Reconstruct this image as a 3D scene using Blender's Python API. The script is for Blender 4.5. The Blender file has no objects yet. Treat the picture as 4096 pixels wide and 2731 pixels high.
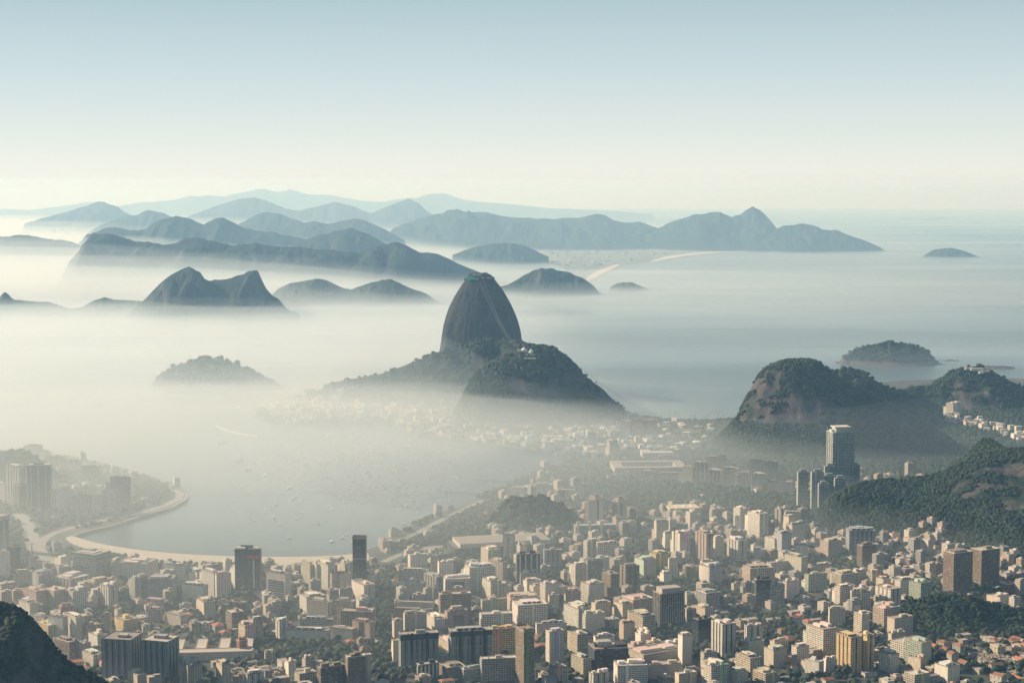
import bpy, bmesh, math, random
import numpy as np
from mathutils import Vector, Matrix

C = bpy.context.scene.collection
SC = bpy.context.scene
R = math.radians
random.seed(7)
RNG = np.random.default_rng(7)

# ------------------------------------------------------------------ camera
CAMZ, FPX, PITCH = 704.0, 7003.0, R(5.20)
cam_d = bpy.data.cameras.new("camera")
cam_d.sensor_width = 36.0
cam_d.lens = 36.0 * FPX / 4096.0
cam_d.clip_start = 1.0
cam_d.clip_end = 200000.0
cam = bpy.data.objects.new("camera", cam_d)
cam.location = (0, 0, CAMZ)
cam.rotation_euler = (math.pi / 2 - PITCH, 0, 0)
C.objects.link(cam)
SC.camera = cam

# ------------------------------------------------------------------ light
SUN_AZ, SUN_EL = R(-66), R(29)          # azimuth from +Y (view direction), negative = to the left
sun_vec = Vector((math.sin(SUN_AZ) * math.cos(SUN_EL), math.cos(SUN_AZ) * math.cos(SUN_EL), math.sin(SUN_EL)))
sd = bpy.data.lights.new("sun", 'SUN')
sd.energy = 5.0
sd.angle = R(0.5)
sd.color = (1.0, 0.845, 0.63)
so = bpy.data.objects.new("sun", sd)
so.rotation_euler = sun_vec.to_track_quat('Z', 'Y').to_euler()
C.objects.link(so)

W = bpy.data.worlds.new("World")
SC.world = W
W.use_nodes = True
wn, wl = W.node_tree.nodes, W.node_tree.links
wn.clear()
wo = wn.new('ShaderNodeOutputWorld')
bg = wn.new('ShaderNodeBackground')
sky = wn.new('ShaderNodeTexSky')
sky.sky_type = 'NISHITA'
sky.sun_disc = False
sky.sun_elevation = SUN_EL
sky.sun_rotation = SUN_AZ
sky.altitude = 0
sky.air_density = 1.0
sky.dust_density = 1.0
sky.ozone_density = 1.0
bg.inputs['Strength'].default_value = 0.10
# the elevation is steepened so that the pale band of the hazy horizon stays low
geo = wn.new('ShaderNodeNewGeometry')
sep = wn.new('ShaderNodeSeparateXYZ')
mul = wn.new('ShaderNodeMath'); mul.operation = 'MULTIPLY'; mul.inputs[1].default_value = -2.6
mx = wn.new('ShaderNodeMath'); mx.operation = 'MULTIPLY'; mx.inputs[1].default_value = -1
my = wn.new('ShaderNodeMath'); my.operation = 'MULTIPLY'; my.inputs[1].default_value = -1
cmb = wn.new('ShaderNodeCombineXYZ')
nrm = wn.new('ShaderNodeVectorMath'); nrm.operation = 'NORMALIZE'
wl.new(geo.outputs['Incoming'], sep.inputs[0])
wl.new(sep.outputs['X'], mx.inputs[0]); wl.new(sep.outputs['Y'], my.inputs[0]); wl.new(sep.outputs['Z'], mul.inputs[0])
wl.new(mx.outputs[0], cmb.inputs[0]); wl.new(my.outputs[0], cmb.inputs[1]); wl.new(mul.outputs[0], cmb.inputs[2])
wl.new(cmb.outputs[0], nrm.inputs[0])
wl.new(nrm.outputs[0], sky.inputs['Vector'])
# low down the sky pales into the white of the haze; the Nishita sky carries the rest
ele = wn.new('ShaderNodeMath'); ele.operation = 'MULTIPLY'; ele.inputs[1].default_value = -1.0
wl.new(sep.outputs['Z'], ele.inputs[0])
mrg = wn.new('ShaderNodeMapRange'); mrg.inputs[1].default_value = -0.02; mrg.inputs[2].default_value = 0.13
wl.new(ele.outputs[0], mrg.inputs[0])
cr_ = wn.new('ShaderNodeValToRGB')
SKY = [(0.0, (5.8, 5.7, 5.3)), (0.14, (5.8, 5.7, 5.3)), (0.20, (5.5, 5.5, 5.15)), (0.34, (4.8, 5.05, 4.85)), (0.55, (3.9, 4.5, 4.55)), (0.82, (2.9, 3.7, 3.9)), (1.0, (2.3, 3.2, 3.5))]
while len(cr_.color_ramp.elements) < len(SKY): cr_.color_ramp.elements.new(0.5)
for e_, (p_, c_) in zip(cr_.color_ramp.elements, SKY):
    e_.position = p_; e_.color = (*[q / 6 for q in c_], 1)
wl.new(mrg.outputs[0], cr_.inputs[0])
amp_ = wn.new('ShaderNodeVectorMath'); amp_.operation = 'SCALE'; amp_.inputs['Scale'].default_value = 6.0
wl.new(cr_.outputs[0], amp_.inputs[0])
mf = wn.new('ShaderNodeMapRange'); mf.inputs[1].default_value = 0.10; mf.inputs[2].default_value = 0.5; mf.inputs[3].default_value = 0.12; mf.inputs[4].default_value = 1.0
wl.new(ele.outputs[0], mf.inputs[0])
tint = wn.new('ShaderNodeMix'); tint.data_type = 'RGBA'
wl.new(mf.outputs[0], tint.inputs['Factor'])
dim = wn.new('ShaderNodeMix'); dim.data_type = 'RGBA'; dim.blend_type = 'MULTIPLY'; dim.inputs['Factor'].default_value = 1.0
dim.inputs[7].default_value = (0.55, 0.72, 0.75, 1)
wl.new(sky.outputs[0], dim.inputs[6])
wl.new(amp_.outputs[0], tint.inputs[6]); wl.new(dim.outputs[2], tint.inputs[7])
wl.new(tint.outputs[2], bg.inputs['Color'])
wl.new(bg.outputs[0], wo.inputs['Surface'])

SC.view_settings.view_transform = 'Standard'
SC.view_settings.look = 'None'
SC.view_settings.gamma = 1.0
SC.view_settings.exposure = 0.72
SC.render.engine = 'CYCLES'
SC.cycles.volume_bounces = 1
SC.cycles.max_bounces = 6
SC.cycles.diffuse_bounces = 2
SC.cycles.glossy_bounces = 2

# ------------------------------------------------------------------ helpers
cP, sP = math.cos(PITCH), math.sin(PITCH)
K = 4096.0 / 2352.0                      # tracing was done on a 2352-wide view

def ray(u, v):
    x, y = (u - 2048.0) / FPX, (1365.5 - v) / FPX
    return x, cP + y * sP, -sP + y * cP

def gp(u, v, z=6.0):
    """pixel of the 4096-wide photograph -> the place at height z"""
    x, y, w = ray(u, v)
    t = (z - CAMZ) / w
    return x * t, y * t

def at(u, v, Y):
    """pixel -> (x, z) at forward distance Y"""
    x, y, w = ray(u, v)
    t = Y / y
    return x * t, CAMZ + w * t

def _h(ix, iy, seed):
    a = (ix.astype(np.int64) * 374761393 + iy.astype(np.int64) * 668265263 + seed * 974634777) & 0xFFFFFFFF
    a = ((a ^ (a >> 13)) * 1274126177) & 0xFFFFFFFF
    a = a ^ (a >> 16)
    return (a & 0xFFFF) / 65535.0

def vnoise(x, y, seed=0):
    x = np.asarray(x, float); y = np.asarray(y, float)
    ix, iy = np.floor(x), np.floor(y)
    fx, fy = x - ix, y - iy
    fx = fx * fx * (3 - 2 * fx); fy = fy * fy * (3 - 2 * fy)
    a, b = _h(ix, iy, seed), _h(ix + 1, iy, seed)
    c, d = _h(ix, iy + 1, seed), _h(ix + 1, iy + 1, seed)
    return (a + (b - a) * fx) * (1 - fy) + (c + (d - c) * fx) * fy

def fbm(x, y, octv=4, seed=0):
    s, a, t = 0.0, 0.5, 0.0
    for k in range(octv):
        s = s + a * vnoise(x * 2 ** k, y * 2 ** k, seed + 17 * k); t += a; a *= 0.5
    return s / t - 0.5                    # about -0.5 .. 0.5

def ss(a, b, x):
    t = np.clip((x - a) / (b - a), 0, 1)
    return t * t * (3 - 2 * t)

def new_obj(name, me, mat=None, parent=None):
    o = bpy.data.objects.new(name, me)
    C.objects.link(o)
    if mat is not None and len(me.materials) == 0:
        me.materials.append(mat)
    if parent is not None:
        o.parent = parent
    return o

def tag(o, label=None, cat=None, group=None, kind=None):
    if label: o["label"] = label
    if cat: o["category"] = cat
    if group: o["group"] = group
    if kind: o["kind"] = kind
    return o

def mesh_np(name, V, F, smooth=False):
    """V (n,3), F (m,k) arrays of one face size"""
    me = bpy.data.meshes.new(name)
    V = np.ascontiguousarray(V, np.float32); F = np.ascontiguousarray(F, np.int32)
    k = F.shape[1]
    me.vertices.add(len(V)); me.vertices.foreach_set("co", V.ravel())
    me.loops.add(F.size); me.loops.foreach_set("vertex_index", F.ravel())
    me.polygons.add(len(F))
    me.polygons.foreach_set("loop_start", np.arange(len(F), dtype=np.int32) * k)
    me.polygons.foreach_set("use_smooth", np.full(len(F), smooth, bool))
    me.update(calc_edges=True)
    return me

def grid_faces(nx, ny, wrap=False):
    i, j = np.meshgrid(np.arange(nx if wrap else nx - 1), np.arange(ny - 1), indexing='ij')
    a = i * ny + j; b = ((i + 1) % nx) * ny + j
    return np.stack([a, b, b + 1, a + 1], -1).reshape(-1, 4)

def set_attr(me, name, vals):
    at_ = me.attributes.new(name, 'FLOAT', 'POINT')
    at_.data.foreach_set("value", np.ascontiguousarray(vals, np.float32))

# ------------------------------------------------------------------ materials
def mat(name):
    m = bpy.data.materials.new(name); m.use_nodes = True
    n = m.node_tree.nodes
    return m, n, m.node_tree.links, n["Principled BSDF"]

def noise_node(n, l, scale, detail=4, rough=0.55, vec=None, dist=0.0):
    t = n.new('ShaderNodeTexNoise')
    t.inputs['Scale'].default_value = scale; t.inputs['Detail'].default_value = detail
    t.inputs['Roughness'].default_value = rough; t.inputs['Distortion'].default_value = dist
    if vec is not None: l.new(vec, t.inputs['Vector'])
    return t

def ramp(n, l, fac, stops, interp='LINEAR'):
    r = n.new('ShaderNodeValToRGB')
    r.color_ramp.interpolation = interp
    while len(r.color_ramp.elements) < len(stops): r.color_ramp.elements.new(0.5)
    for e, (p, c) in zip(r.color_ramp.elements, stops):
        e.position = p; e.color = (*c, 1) if len(c) == 3 else c
    l.new(fac, r.inputs[0])
    return r

def mixc(n, l, fac, a, b, blend='MIX'):
    m = n.new('ShaderNodeMix'); m.data_type = 'RGBA'; m.blend_type = blend
    for sock, v in ((m.inputs[0], fac), (m.inputs[6], a), (m.inputs[7], b)):
        if isinstance(v, (int, float)): sock.default_value = v
        elif isinstance(v, tuple): sock.default_value = (*v, 1) if len(v) == 3 else v
        else: l.new(v, sock)
    return m.outputs[2]

def mapping(n, l, scale=(1, 1, 1), coord='Object'):
    tc = n.new('ShaderNodeTexCoord'); mp = n.new('ShaderNodeMapping')
    mp.inputs['Scale'].default_value = scale
    l.new(tc.outputs[coord], mp.inputs[0])
    return mp.outputs[0]

def bump(n, l, bsdf, h, strength, dist):
    b = n.new('ShaderNodeBump'); b.inputs['Strength'].default_value = strength; b.inputs['Distance'].default_value = dist
    l.new(h, b.inputs['Height']); l.new(b.outputs[0], bsdf.inputs['Normal'])

def hill_material(name, green, green2, rock, rock2, cs=1.0, bumpd=6.0):
    """forest and bare granite, told apart by the mesh's own rock value"""
    m, n, l, p = mat(name)
    v = mapping(n, l)
    nz = noise_node(n, l, 0.012 / cs, 6, 0.62, v)
    nz2 = noise_node(n, l, 0.055 / cs, 5, 0.7, v)
    g = ramp(n, l, nz2.outputs[0], [(0.32, green), (0.68, green2)])
    vs = mapping(n, l, (1, 1, 0.12))
    st = noise_node(n, l, 0.05 / cs, 5, 0.65, vs, 0.4)
    rk = ramp(n, l, st.outputs[0], [(0.3, rock), (0.55, rock2), (0.75, rock)])
    a = n.new('ShaderNodeAttribute'); a.attribute_name = 'rock'
    ad = n.new('ShaderNodeMath'); ad.operation = 'ADD'
    sb = n.new('ShaderNodeMath'); sb.operation = 'MULTIPLY_ADD'; sb.inputs[1].default_value = 0.9; sb.inputs[2].default_value = -0.45
    l.new(nz.outputs[0], sb.inputs[0]); l.new(a.outputs['Fac'], ad.inputs[0]); l.new(sb.outputs[0], ad.inputs[1])
    f = ramp(n, l, ad.outputs[0], [(0.44, (0, 0, 0)), (0.56, (1, 1, 1))])
    l.new(mixc(n, l, f.outputs[0], g.outputs[0], rk.outputs[0]), p.inputs['Base Color'])
    p.inputs['Roughness'].default_value = 0.9
    p.inputs['Specular IOR Level'].default_value = 0.15
    hm_ = n.new('ShaderNodeMath'); hm_.operation = 'ADD'
    l.new(nz2.outputs[0], hm_.inputs[0]); l.new(st.outputs[0], hm_.inputs[1])
    bump(n, l, p, hm_.outputs[0], 0.9, bumpd)
    return m

def plain(name, col, rough=0.8, var=0.25, scale=0.4, spec=0.3, metal=0.0):
    m, n, l, p = mat(name)
    v = mapping(n, l)
    t = noise_node(n, l, scale, 4, 0.6, v)
    d = tuple(c * (1 - var) for c in col); b = tuple(min(1, c * (1 + var)) for c in col)
    r = ramp(n, l, t.outputs[0], [(0.3, d), (0.7, b)])
    l.new(r.outputs[0], p.inputs['Base Color'])
    p.inputs['Roughness'].default_value = rough
    p.inputs['Specular IOR Level'].default_value = spec
    p.inputs['Metallic'].default_value = metal
    return m

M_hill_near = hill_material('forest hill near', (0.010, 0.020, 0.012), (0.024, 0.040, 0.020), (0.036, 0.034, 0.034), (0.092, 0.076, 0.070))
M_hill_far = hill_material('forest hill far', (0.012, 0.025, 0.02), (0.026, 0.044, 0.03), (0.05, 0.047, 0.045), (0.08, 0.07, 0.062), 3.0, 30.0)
M_sugar = hill_material('dark granite', (0.014, 0.026, 0.014), (0.03, 0.05, 0.025), (0.008, 0.012, 0.016), (0.042, 0.040, 0.041), 1.0, 10.0)

# ------------------------------------------------------------------ sea
m_sea, n, l, p = mat('sea water')
v = mapping(n, l)
w1 = noise_node(n, l, 0.03, 6, 0.65, v)
v2 = mapping(n, l, (0.00012, 0.0006, 1))
w2 = noise_node(n, l, 1.0, 4, 0.55, v2)
r = ramp(n, l, w2.outputs[0], [(0.35, (0.16,) * 3), (0.62, (0.34,) * 3)])
l.new(r.outputs[0], p.inputs['Roughness'])
cr = ramp(n, l, w2.outputs[0], [(0.35, (0.045, 0.075, 0.085)), (0.65, (0.065, 0.095, 0.10))])
l.new(cr.outputs[0], p.inputs['Base Color'])
p.inputs['IOR'].default_value = 1.33
bump(n, l, p, w1.outputs[0], 0.5, 1.2)

def disc(name, rad, z, mat_, rings=(0, 3000, 8000, 20000, 47000), seg=128):
    V = [(0, 0, z)]; F = []
    bm = bmesh.new()
    c = bm.verts.new((0, 0, z)); prev = None
    for rr in rings[1:]:
        cur = [bm.verts.new((rr * math.cos(2 * math.pi * k / seg), rr * math.sin(2 * math.pi * k / seg), z)) for k in range(seg)]
        for k in range(seg):
            if prev is None: bm.faces.new((c, cur[k], cur[(k + 1) % seg]))
            else: bm.faces.new((prev[k], cur[k], cur[(k + 1) % seg], prev[(k + 1) % seg]))
        prev = cur
    me = bpy.data.meshes.new(name); bm.to_mesh(me); bm.free()
    return new_obj(name, me, mat_)
tag(disc('sea', 47000, 0, m_sea), kind='structure')

def sheet(name, poly, z, mat_, skirt=2.5, kind='structure'):
    """a flat polygon with a short wall down to below the water"""
    bm = bmesh.new()
    vs_ = [bm.verts.new((x, y, z)) for x, y in poly]
    f = bm.faces.new(vs_)
    bmesh.ops.recalc_face_normals(bm, faces=[f])
    if f.normal.z < 0: f.normal_flip()
    lo = [bm.verts.new((x, y, z - skirt)) for x, y in poly]
    for k in range(len(poly)):
        j = (k + 1) % len(poly)
        bm.faces.new((vs_[k], vs_[j], lo[j], lo[k]))
    bmesh.ops.triangulate(bm, faces=[f])
    bmesh.ops.recalc_face_normals(bm, faces=bm.faces[:])
    me = bpy.data.meshes.new(name); bm.to_mesh(me); bm.free()
    o = new_obj(name, me, mat_)
    if kind: o["kind"] = kind
    return o

def dpoly(pts, z): return [gp(u * K, v * K, z) for u, v in pts]

def soften(P, it=2):
    for _ in range(it):
        Q = []
        for k in range(len(P)):
            a, b = P[k], P[(k + 1) % len(P)]
            Q += [(a[0] * .75 + b[0] * .25, a[1] * .75 + b[1] * .25), (a[0] * .25 + b[0] * .75, a[1] * .25 + b[1] * .75)]
        P = Q
    return P

m_ground, n, l, p = mat('city ground')
v = mapping(n, l)
a1 = noise_node(n, l, 0.02, 5, 0.6, v); a2 = noise_node(n, l, 0.15, 4, 0.6, v)
g1 = ramp(n, l, a1.outputs[0], [(0.35, (0.03, 0.045, 0.022)), (0.5, (0.06, 0.06, 0.05)), (0.62, (0.10, 0.09, 0.075))])
l.new(mixc(n, l, 0.5, g1.outputs[0], ramp(n, l, a2.outputs[0], [(0.3, (0.3,) * 3), (0.7, (1.0,) * 3)]).outputs[0], 'MULTIPLY'), p.inputs['Base Color'])
p.inputs['Roughness'].default_value = 0.95

GZ = 6.0
coast = [(-600, 1100), (-600, 1035), (0, 1038), (60, 1036), (130, 1046), (210, 1062), (280, 1082), (340, 1098), (400, 1116), (428, 1130), (434, 1136), (428, 1145),
         (395, 1163), (330, 1181), (255, 1205), (200, 1217), (172, 1228), (185, 1236), (230, 1247), (300, 1259), (380, 1267), (460, 1273),
         (560, 1276), (700, 1277), (790, 1273), (850, 1262), (890, 1240), (915, 1222), (955, 1203), (1000, 1180), (1060, 1162), (1100, 1140), (1150, 1122),
         (1185, 1105), (1230, 1085), (1290, 1068), (1318, 1055), (1290, 1046), (1250, 1040), (1195, 1030), (1130, 1018), (1060, 1008), (1000, 1003), (950, 995), (930, 984),
         (905, 972), (850, 966), (780, 971), (700, 973), (640, 968), (600, 958), (580, 946), (590, 932), (640, 922), (660, 914), (700, 905), (760, 893), (900, 880), (1100, 870),
         (1250, 880), (1330, 905), (1400, 935), (1440, 950), (1480, 960), (1560, 967), (1640, 968), (1720, 960), (1800, 930), (1900, 895), (2000, 880), (2100, 872), (2250, 868), (2500, 872),
         (2900, 900), (2900, 1600), (2900, 3200), (-900, 3200), (-900, 1500)]
GROUND = soften(dpoly(coast, GZ), 1)
tag(sheet('ground', GROUND, GZ, m_ground, 8), kind='structure')

m_sand = plain('sand', (0.50, 0.415, 0.32), 0.9, 0.08, 0.05)
beach = [(150, 1232), (172, 1231), (190, 1238), (230, 1248), (300, 1260), (380, 1268), (460, 1274), (560, 1277), (700, 1278), (790, 1274), (830, 1267), (850, 1270),
         (845, 1294), (780, 1302), (700, 1306), (560, 1305), (430, 1301), (330, 1292), (250, 1277), (190, 1258), (155, 1243)]
tag(sheet('beach', soften(dpoly(beach, GZ + .3)), GZ + .3, m_sand, 1.0), kind='structure')
farland = [(1000, 612), (1040, 590), (1030, 560), (1100, 552), (1500, 545), (1800, 545), (2000, 572), (2036, 578), (1950, 580), (1850, 578), (1780, 577), (1700, 578), (1600, 584), (1530, 592),
           (1490, 602), (1420, 608), (1385, 622), (1350, 640), (1330, 643), (1310, 628), (1290, 610), (1240, 604), (1150, 606), (1080, 600)]
m_farland = plain('far lowland', (0.085, 0.095, 0.07), 0.95, 0.5, 0.004)
tag(sheet('lowland', soften(dpoly(farland, 4)), 4, m_farland, 6), kind='structure')
farbeach = [(1343, 646), (1352, 634), (1378, 619), (1415, 606), (1428, 608), (1400, 621), (1375, 634), (1352, 646)]
tag(sheet('sandy_shore', soften(dpoly(farbeach, 5)), 5, m_sand, 2), kind='structure')
farbeach2 = [(1490, 601), (1530, 588), (1580, 582), (1650, 577), (1720, 574.5), (1790, 575.5), (1790, 577.5), (1720, 578), (1650, 580), (1590, 586), (1535, 594), (1500, 603)]
tag(sheet('sandy_shore', soften(dpoly(farbeach2, 5)), 5, m_sand, 2), kind='structure')

# ------------------------------------------------------------------ hills
def resample(pts, n_):
    P = np.array(pts, float)
    x = np.linspace(P[0, 0], P[-1, 0], n_)
    y = np.interp(x, P[:, 0], P[:, 1])
    # soften the traced corners a little
    k = max(1, int(n_ / len(P) * 0.16))
    ker = np.ones(2 * k + 1) / (2 * k + 1)
    yp = np.pad(y, k, mode='edge')
    return x, np.convolve(yp, ker, 'valid')

HILLS = {}
def in_patch(poly, X, Y, Z):
    """bare slabs: the vertices of a hill that lie inside a traced outline"""
    d = Y * cP - (Z - CAMZ) * sP; u = (2048 + FPX * X / d) / K; v = (1365.5 - FPX * (Y * sP + (Z - CAMZ) * cP) / d) / K
    u = u + fbm(X / 25, (Y + Z) / 25, 3, 3) * 22; v = v + fbm(X / 25, (Y + Z) / 25, 3, 4) * 18
    r_ = np.zeros(u.shape, bool); j = len(poly) - 1
    for i in range(len(poly)):
        (xi, yi), (xj, yj) = poly[i], poly[j]
        r_ ^= ((yi > v) != (yj > v)) & (u < (xj - xi) * (v - yi) / (yj - yi + 1e-9) + xi); j = i
    return r_.astype(float)
def ridge(name, pts, Y, mat_, kf=2.2, kb=2.0, nx=160, ny=70, rough=0.06, seed=1, rockb=0.0, base=-4.0, gully=0.5, wmin=60, Ys=None, gs=None, cap=0.3, patch=None, shore=0.0):
    """a ridge whose crest follows the traced skyline at distance Y, falling away in front of it and behind it"""
    u, vv = resample([(a * K, b * K) for a, b in pts], nx)
    Yc = np.full(nx, float(Y)) if Ys is None else np.interp(u, [a * K for a, _ in Ys], [b for _, b in Ys])
    X = np.empty(nx); H = np.empty(nx)
    for i in range(nx): X[i], H[i] = at(u[i], vv[i], Yc[i])
    hm = max(H.max(), 30)
    H = H + (fbm(X / (hm * .22), X * 0 + seed, 3, seed + 31) * .075 + fbm(X / (hm * .7), X * 0 + seed, 2, seed + 33) * .07 + fbm(X / (hm * .08), X * 0 + seed, 2, seed + 35) * .03) * hm * (1.0 if mat_.name.endswith('far') else 0.3) * np.clip(H / hm, 0, 1)
    gs = gs or hm * 0.55
    t = np.concatenate([-np.linspace(1, 0, ny // 2 + 1)[:-1] ** 1.15, np.linspace(0, 1, ny // 2) ** 1.15])
    Hs = np.convolve(np.pad(np.maximum(H, 0), nx // 10, mode='edge'), np.ones(2 * (nx // 10) + 1) / (2 * (nx // 10) + 1), 'valid')
    Wf = np.maximum(wmin, kf * (Hs * .7 + H * .3)); Wb = np.maximum(wmin, kb * (Hs * .7 + H * .3))
    T = t[None, :]
    q = np.abs(T)
    off = np.where(T < 0, T * Wf[:, None], T * Wb[:, None])
    GX = np.repeat(X[:, None], len(t), 1)
    GY = Yc[:, None] + off
    prof = (1 - cap) * (1 - q) ** 1.15 + cap * (0.5 + 0.5 * np.cos(np.pi * q))
    wob = fbm(GX / gs, GY / (gs * 2.2), 3, seed) * 1.6
    gul = 1 + gully * (np.abs(wob) * 2 - 0.45) * np.clip(q * 3.2, 0, 1) * np.clip((1 - q) * 3, 0, 1)
    # slide the skyline sideways with depth so that spurs do not run straight at the camera
    sh = fbm(GX / (gs * 1.5), GY / (gs * 1.5), 2, seed + 5) * gs * 1.1 * np.clip(q * 2.5, 0, 1)
    Hx = np.interp((GX + sh).ravel(), X, H).reshape(GX.shape)
    Z = base + (Hx - base) * prof * gul + fbm(GX / (gs * .35), GY / (gs * .35), 4, seed + 9) * hm * rough * np.clip(q * 4, 0.15, 1) * np.clip((1 - q) * 5, 0, 1)
    Z = np.maximum(Z, base)
    V = np.stack([GX, GY, Z], -1).reshape(-1, 3)
    me = mesh_np(name, V, grid_faces(nx, len(t)), True)
    dzx = np.gradient(Z, axis=0) / np.maximum(np.abs(np.gradient(GX, axis=0)), .1)
    dzy = np.gradient(Z, axis=1) / np.maximum(np.abs(np.gradient(GY, axis=1)), .1)
    slope = np.sqrt(dzx ** 2 + dzy ** 2)
    rk = rockb + 0.5 * ss(0.7, 1.6, slope)
    if shore: rk = rk + 0.75 * (Z < shore * (1 + fbm(GX / 40, GY / 40, 3, 5)))
    if patch: rk = rk + in_patch(patch, GX, GY, Z) * (0.47 + 0.8 * fbm(GX / 40, (GY + Z) / 40, 3, 12))
    set_attr(me, 'rock', rk.ravel())
    o = tag(new_obj(name, me, mat_), kind='structure')
    HILLS.setdefault(name, []).append((GX, GY, Z, rk))
    return o

def dome(name, rows, Y, mat_, depth=1.0, seg=160, sub=4, seed=3, amp=0.05, rock=None, streak=1.0, back=None, base_extra=True):
    """a steep single hill lofted through traced left and right outlines, level by level"""
    rr = []
    for vv, a, b in rows:
        xa, z = at(a * K, vv * K, Y); xb, _ = at(b * K, vv * K, Y)
        rr.append((z, xa, xb))
    zs = np.array([q[0] for q in rr]); xa = np.array([q[1] for q in rr]); xb = np.array([q[2] for q in rr])
    lv = np.linspace(0, len(rr) - 1, (len(rr) - 1) * sub + 1)
    idx = np.arange(len(rr))
    Z = np.interp(lv, idx, zs); A = np.interp(lv, idx, xa); B = np.interp(lv, idx, xb)
    for arr in (A, B):
        arr[1:-1] = (arr[:-2] + arr[1:-1] * 2 + arr[2:]) / 4
    cx = (A + B) / 2; hw = (B - A) / 2
    th = np.linspace(0, 2 * math.pi, seg, endpoint=False)
    c, s = np.cos(th), np.sin(th)
    R_ = hw[:, None] * np.ones(seg)[None, :]
    zz = Z[:, None] * np.ones(seg)[None, :]
    hm = Z.max()
    flut = fbm(th[None, :] * 9 / 6.28 * 3.0 + 5 + 0 * zz, zz / (hm * .9), 4, seed)
    # make the fluting meet itself at the seam
    w = np.clip((th - 5.4) / 0.88, 0, 1)[None, :]
    flut0 = fbm((th[None, :] - 2 * math.pi) * 9 / 6.28 * 3.0 + 5 + 0 * zz, zz / (hm * .9), 4, seed)
    flut = flut * (1 - w) + flut0 * w + .22 * fbm(c[None, :] * 6 + 0 * zz, zz / (hm * .12) + s[None, :] * 3, 4, seed + 8)
    face = np.clip(np.abs(s)[None, :] * 1.6, 0.25, 1)
    R_ = R_ * (1 + amp * 3.0 * flut * face * streak)
    X = cx[:, None] + R_ * c[None, :]
    Yy = Y + R_ * s[None, :] * depth
    if back is not None: Yy = np.where(Yy > Y, Y + (Yy - Y) * back, Yy)
    Zz = zz + fbm(X / 30, Yy / 30, 3, seed + 3) * 5 * np.clip(lv / 3, 0, 1)[:, None]
    V = np.stack([X, Yy, Zz], -1).transpose(1, 0, 2).reshape(-1, 3)
    nlev = len(lv)
    F = grid_faces(seg, nlev, True)
    # summit
    V = np.vstack([V, [[cx[0], Y, Z[0] + 1.5]]])
    top = len(V) - 1
    me = bpy.data.meshes.new(name)
    faces = F[:, ::-1].tolist() + [[top, i * nlev, ((i + 1) % seg) * nlev] for i in range(seg)]
    me.from_pydata(V.tolist(), [], faces)
    me.polygons.foreach_set("use_smooth", np.ones(len(me.polygons), bool))
    hfrac = (zz - Z.min()) / (hm - Z.min())
    rk = rock(hfrac, c[None, :] * np.ones_like(zz), s[None, :] * np.ones_like(zz), X, Yy, Zz) if rock else np.full_like(zz, 0.5)
    set_attr(me, 'rock', np.append(rk.T.ravel(), rk[0].mean()))
    o = tag(new_obj(name, me, mat_), kind='structure')
    HILLS.setdefault(name, []).append((X.T, Yy.T, Zz.T, rk.T))
    return o

# the rock tower with the summit station
dome('granite_peak', [(628.5, 1086, 1114), (631, 1081, 1121), (635, 1077, 1127), (642, 1070, 1135), (654, 1061, 1146), (667, 1052, 1155), (680, 1044, 1163), (700, 1034, 1174),
                 (720, 1026, 1183), (740, 1020, 1190), (760, 1016, 1195), (790, 1012, 1199), (815, 1008, 1206), (850, 995, 1222), (900, 965, 1260)],
     5900, M_sugar, 0.95, 200, 5, 3, 0.05,
     rock=lambda h, c, s, X, Y, Z: 0.95 - 0.9 * ss(0.9, 0.97, h) + 0 * X)
dome('wooded_hill', [(793, 1196, 1222), (796, 1188, 1250), (803, 1180, 1277), (812, 1172, 1288), (822, 1150, 1300), (835, 1128, 1314), (850, 1102, 1330), (870, 1084, 1352), (895, 1072, 1384),
               (925, 1056, 1414), (950, 1042, 1446), (975, 1030, 1470), (1000, 1010, 1495)],
     5160, M_hill_near, 0.8, 200, 5, 11, 0.035,
     rock=lambda h, c, s, X, Y, Z: 0.56 - 0.56 * ss(0.66, 0.85, h) + 0.9 * fbm(X / 45, (Y * .3 + Z * .5) / 45, 4, 4) - 0.35 * ss(-.2, -.7, c) * ss(.1, .4, h))
ridge('wooded_hill', [(640, 930), (700, 908), (745, 890), (768, 878), (800, 871), (860, 862), (900, 850), (940, 835), (970, 824), (1000, 811), (1030, 800), (1060, 789), (1100, 780), (1150, 778), (1200, 790), (1250, 830), (1300, 890)],
      5620, M_hill_near, 1.9, 1.2, 200, 90, 0.05, 21, 0.0, 0)
# left face of bare rock, long wooded right shoulder
dome('rocky_hill', [(827, 1835, 1860), (830, 1800, 1874), (838, 1772, 1888), (848, 1758, 1902), (860, 1746, 1915), (880, 1733, 1940), (900, 1722, 1985), (920, 1712, 2028), (940, 1702, 2064),
                    (960, 1692, 2100), (985, 1672, 2145), (1010, 1645, 2185), (1040, 1610, 2215), (1075, 1570, 2245)],
     4600, M_hill_near, 0.75, 220, 5, 31, 0.04,
     rock=lambda h, c, s, X, Y, Z: 0.05 + 0.62 * in_patch(((1688, 962), (1710, 915), (1738, 870), (1765, 846), (1800, 856), (1786, 892), (1752, 915), (1800, 905), (1850, 900), (1900, 910), (1955, 950), (1925, 985), (1880, 1000), (1800, 968), (1740, 972)), X, Y, Z) + 0.75 * fbm(X / 45, (Y * .5 + Z) / 45, 4, 8))
ridge('wooded_hill', [(1840, 900), (1880, 862), (1915, 850), (1950, 847), (1985, 858), (2010, 874), (2045, 892), (2100, 905), (2160, 930)], 5050, M_hill_near, 1.6, 1.6, 120, 60, 0.05, 41, 0, 0)
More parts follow.
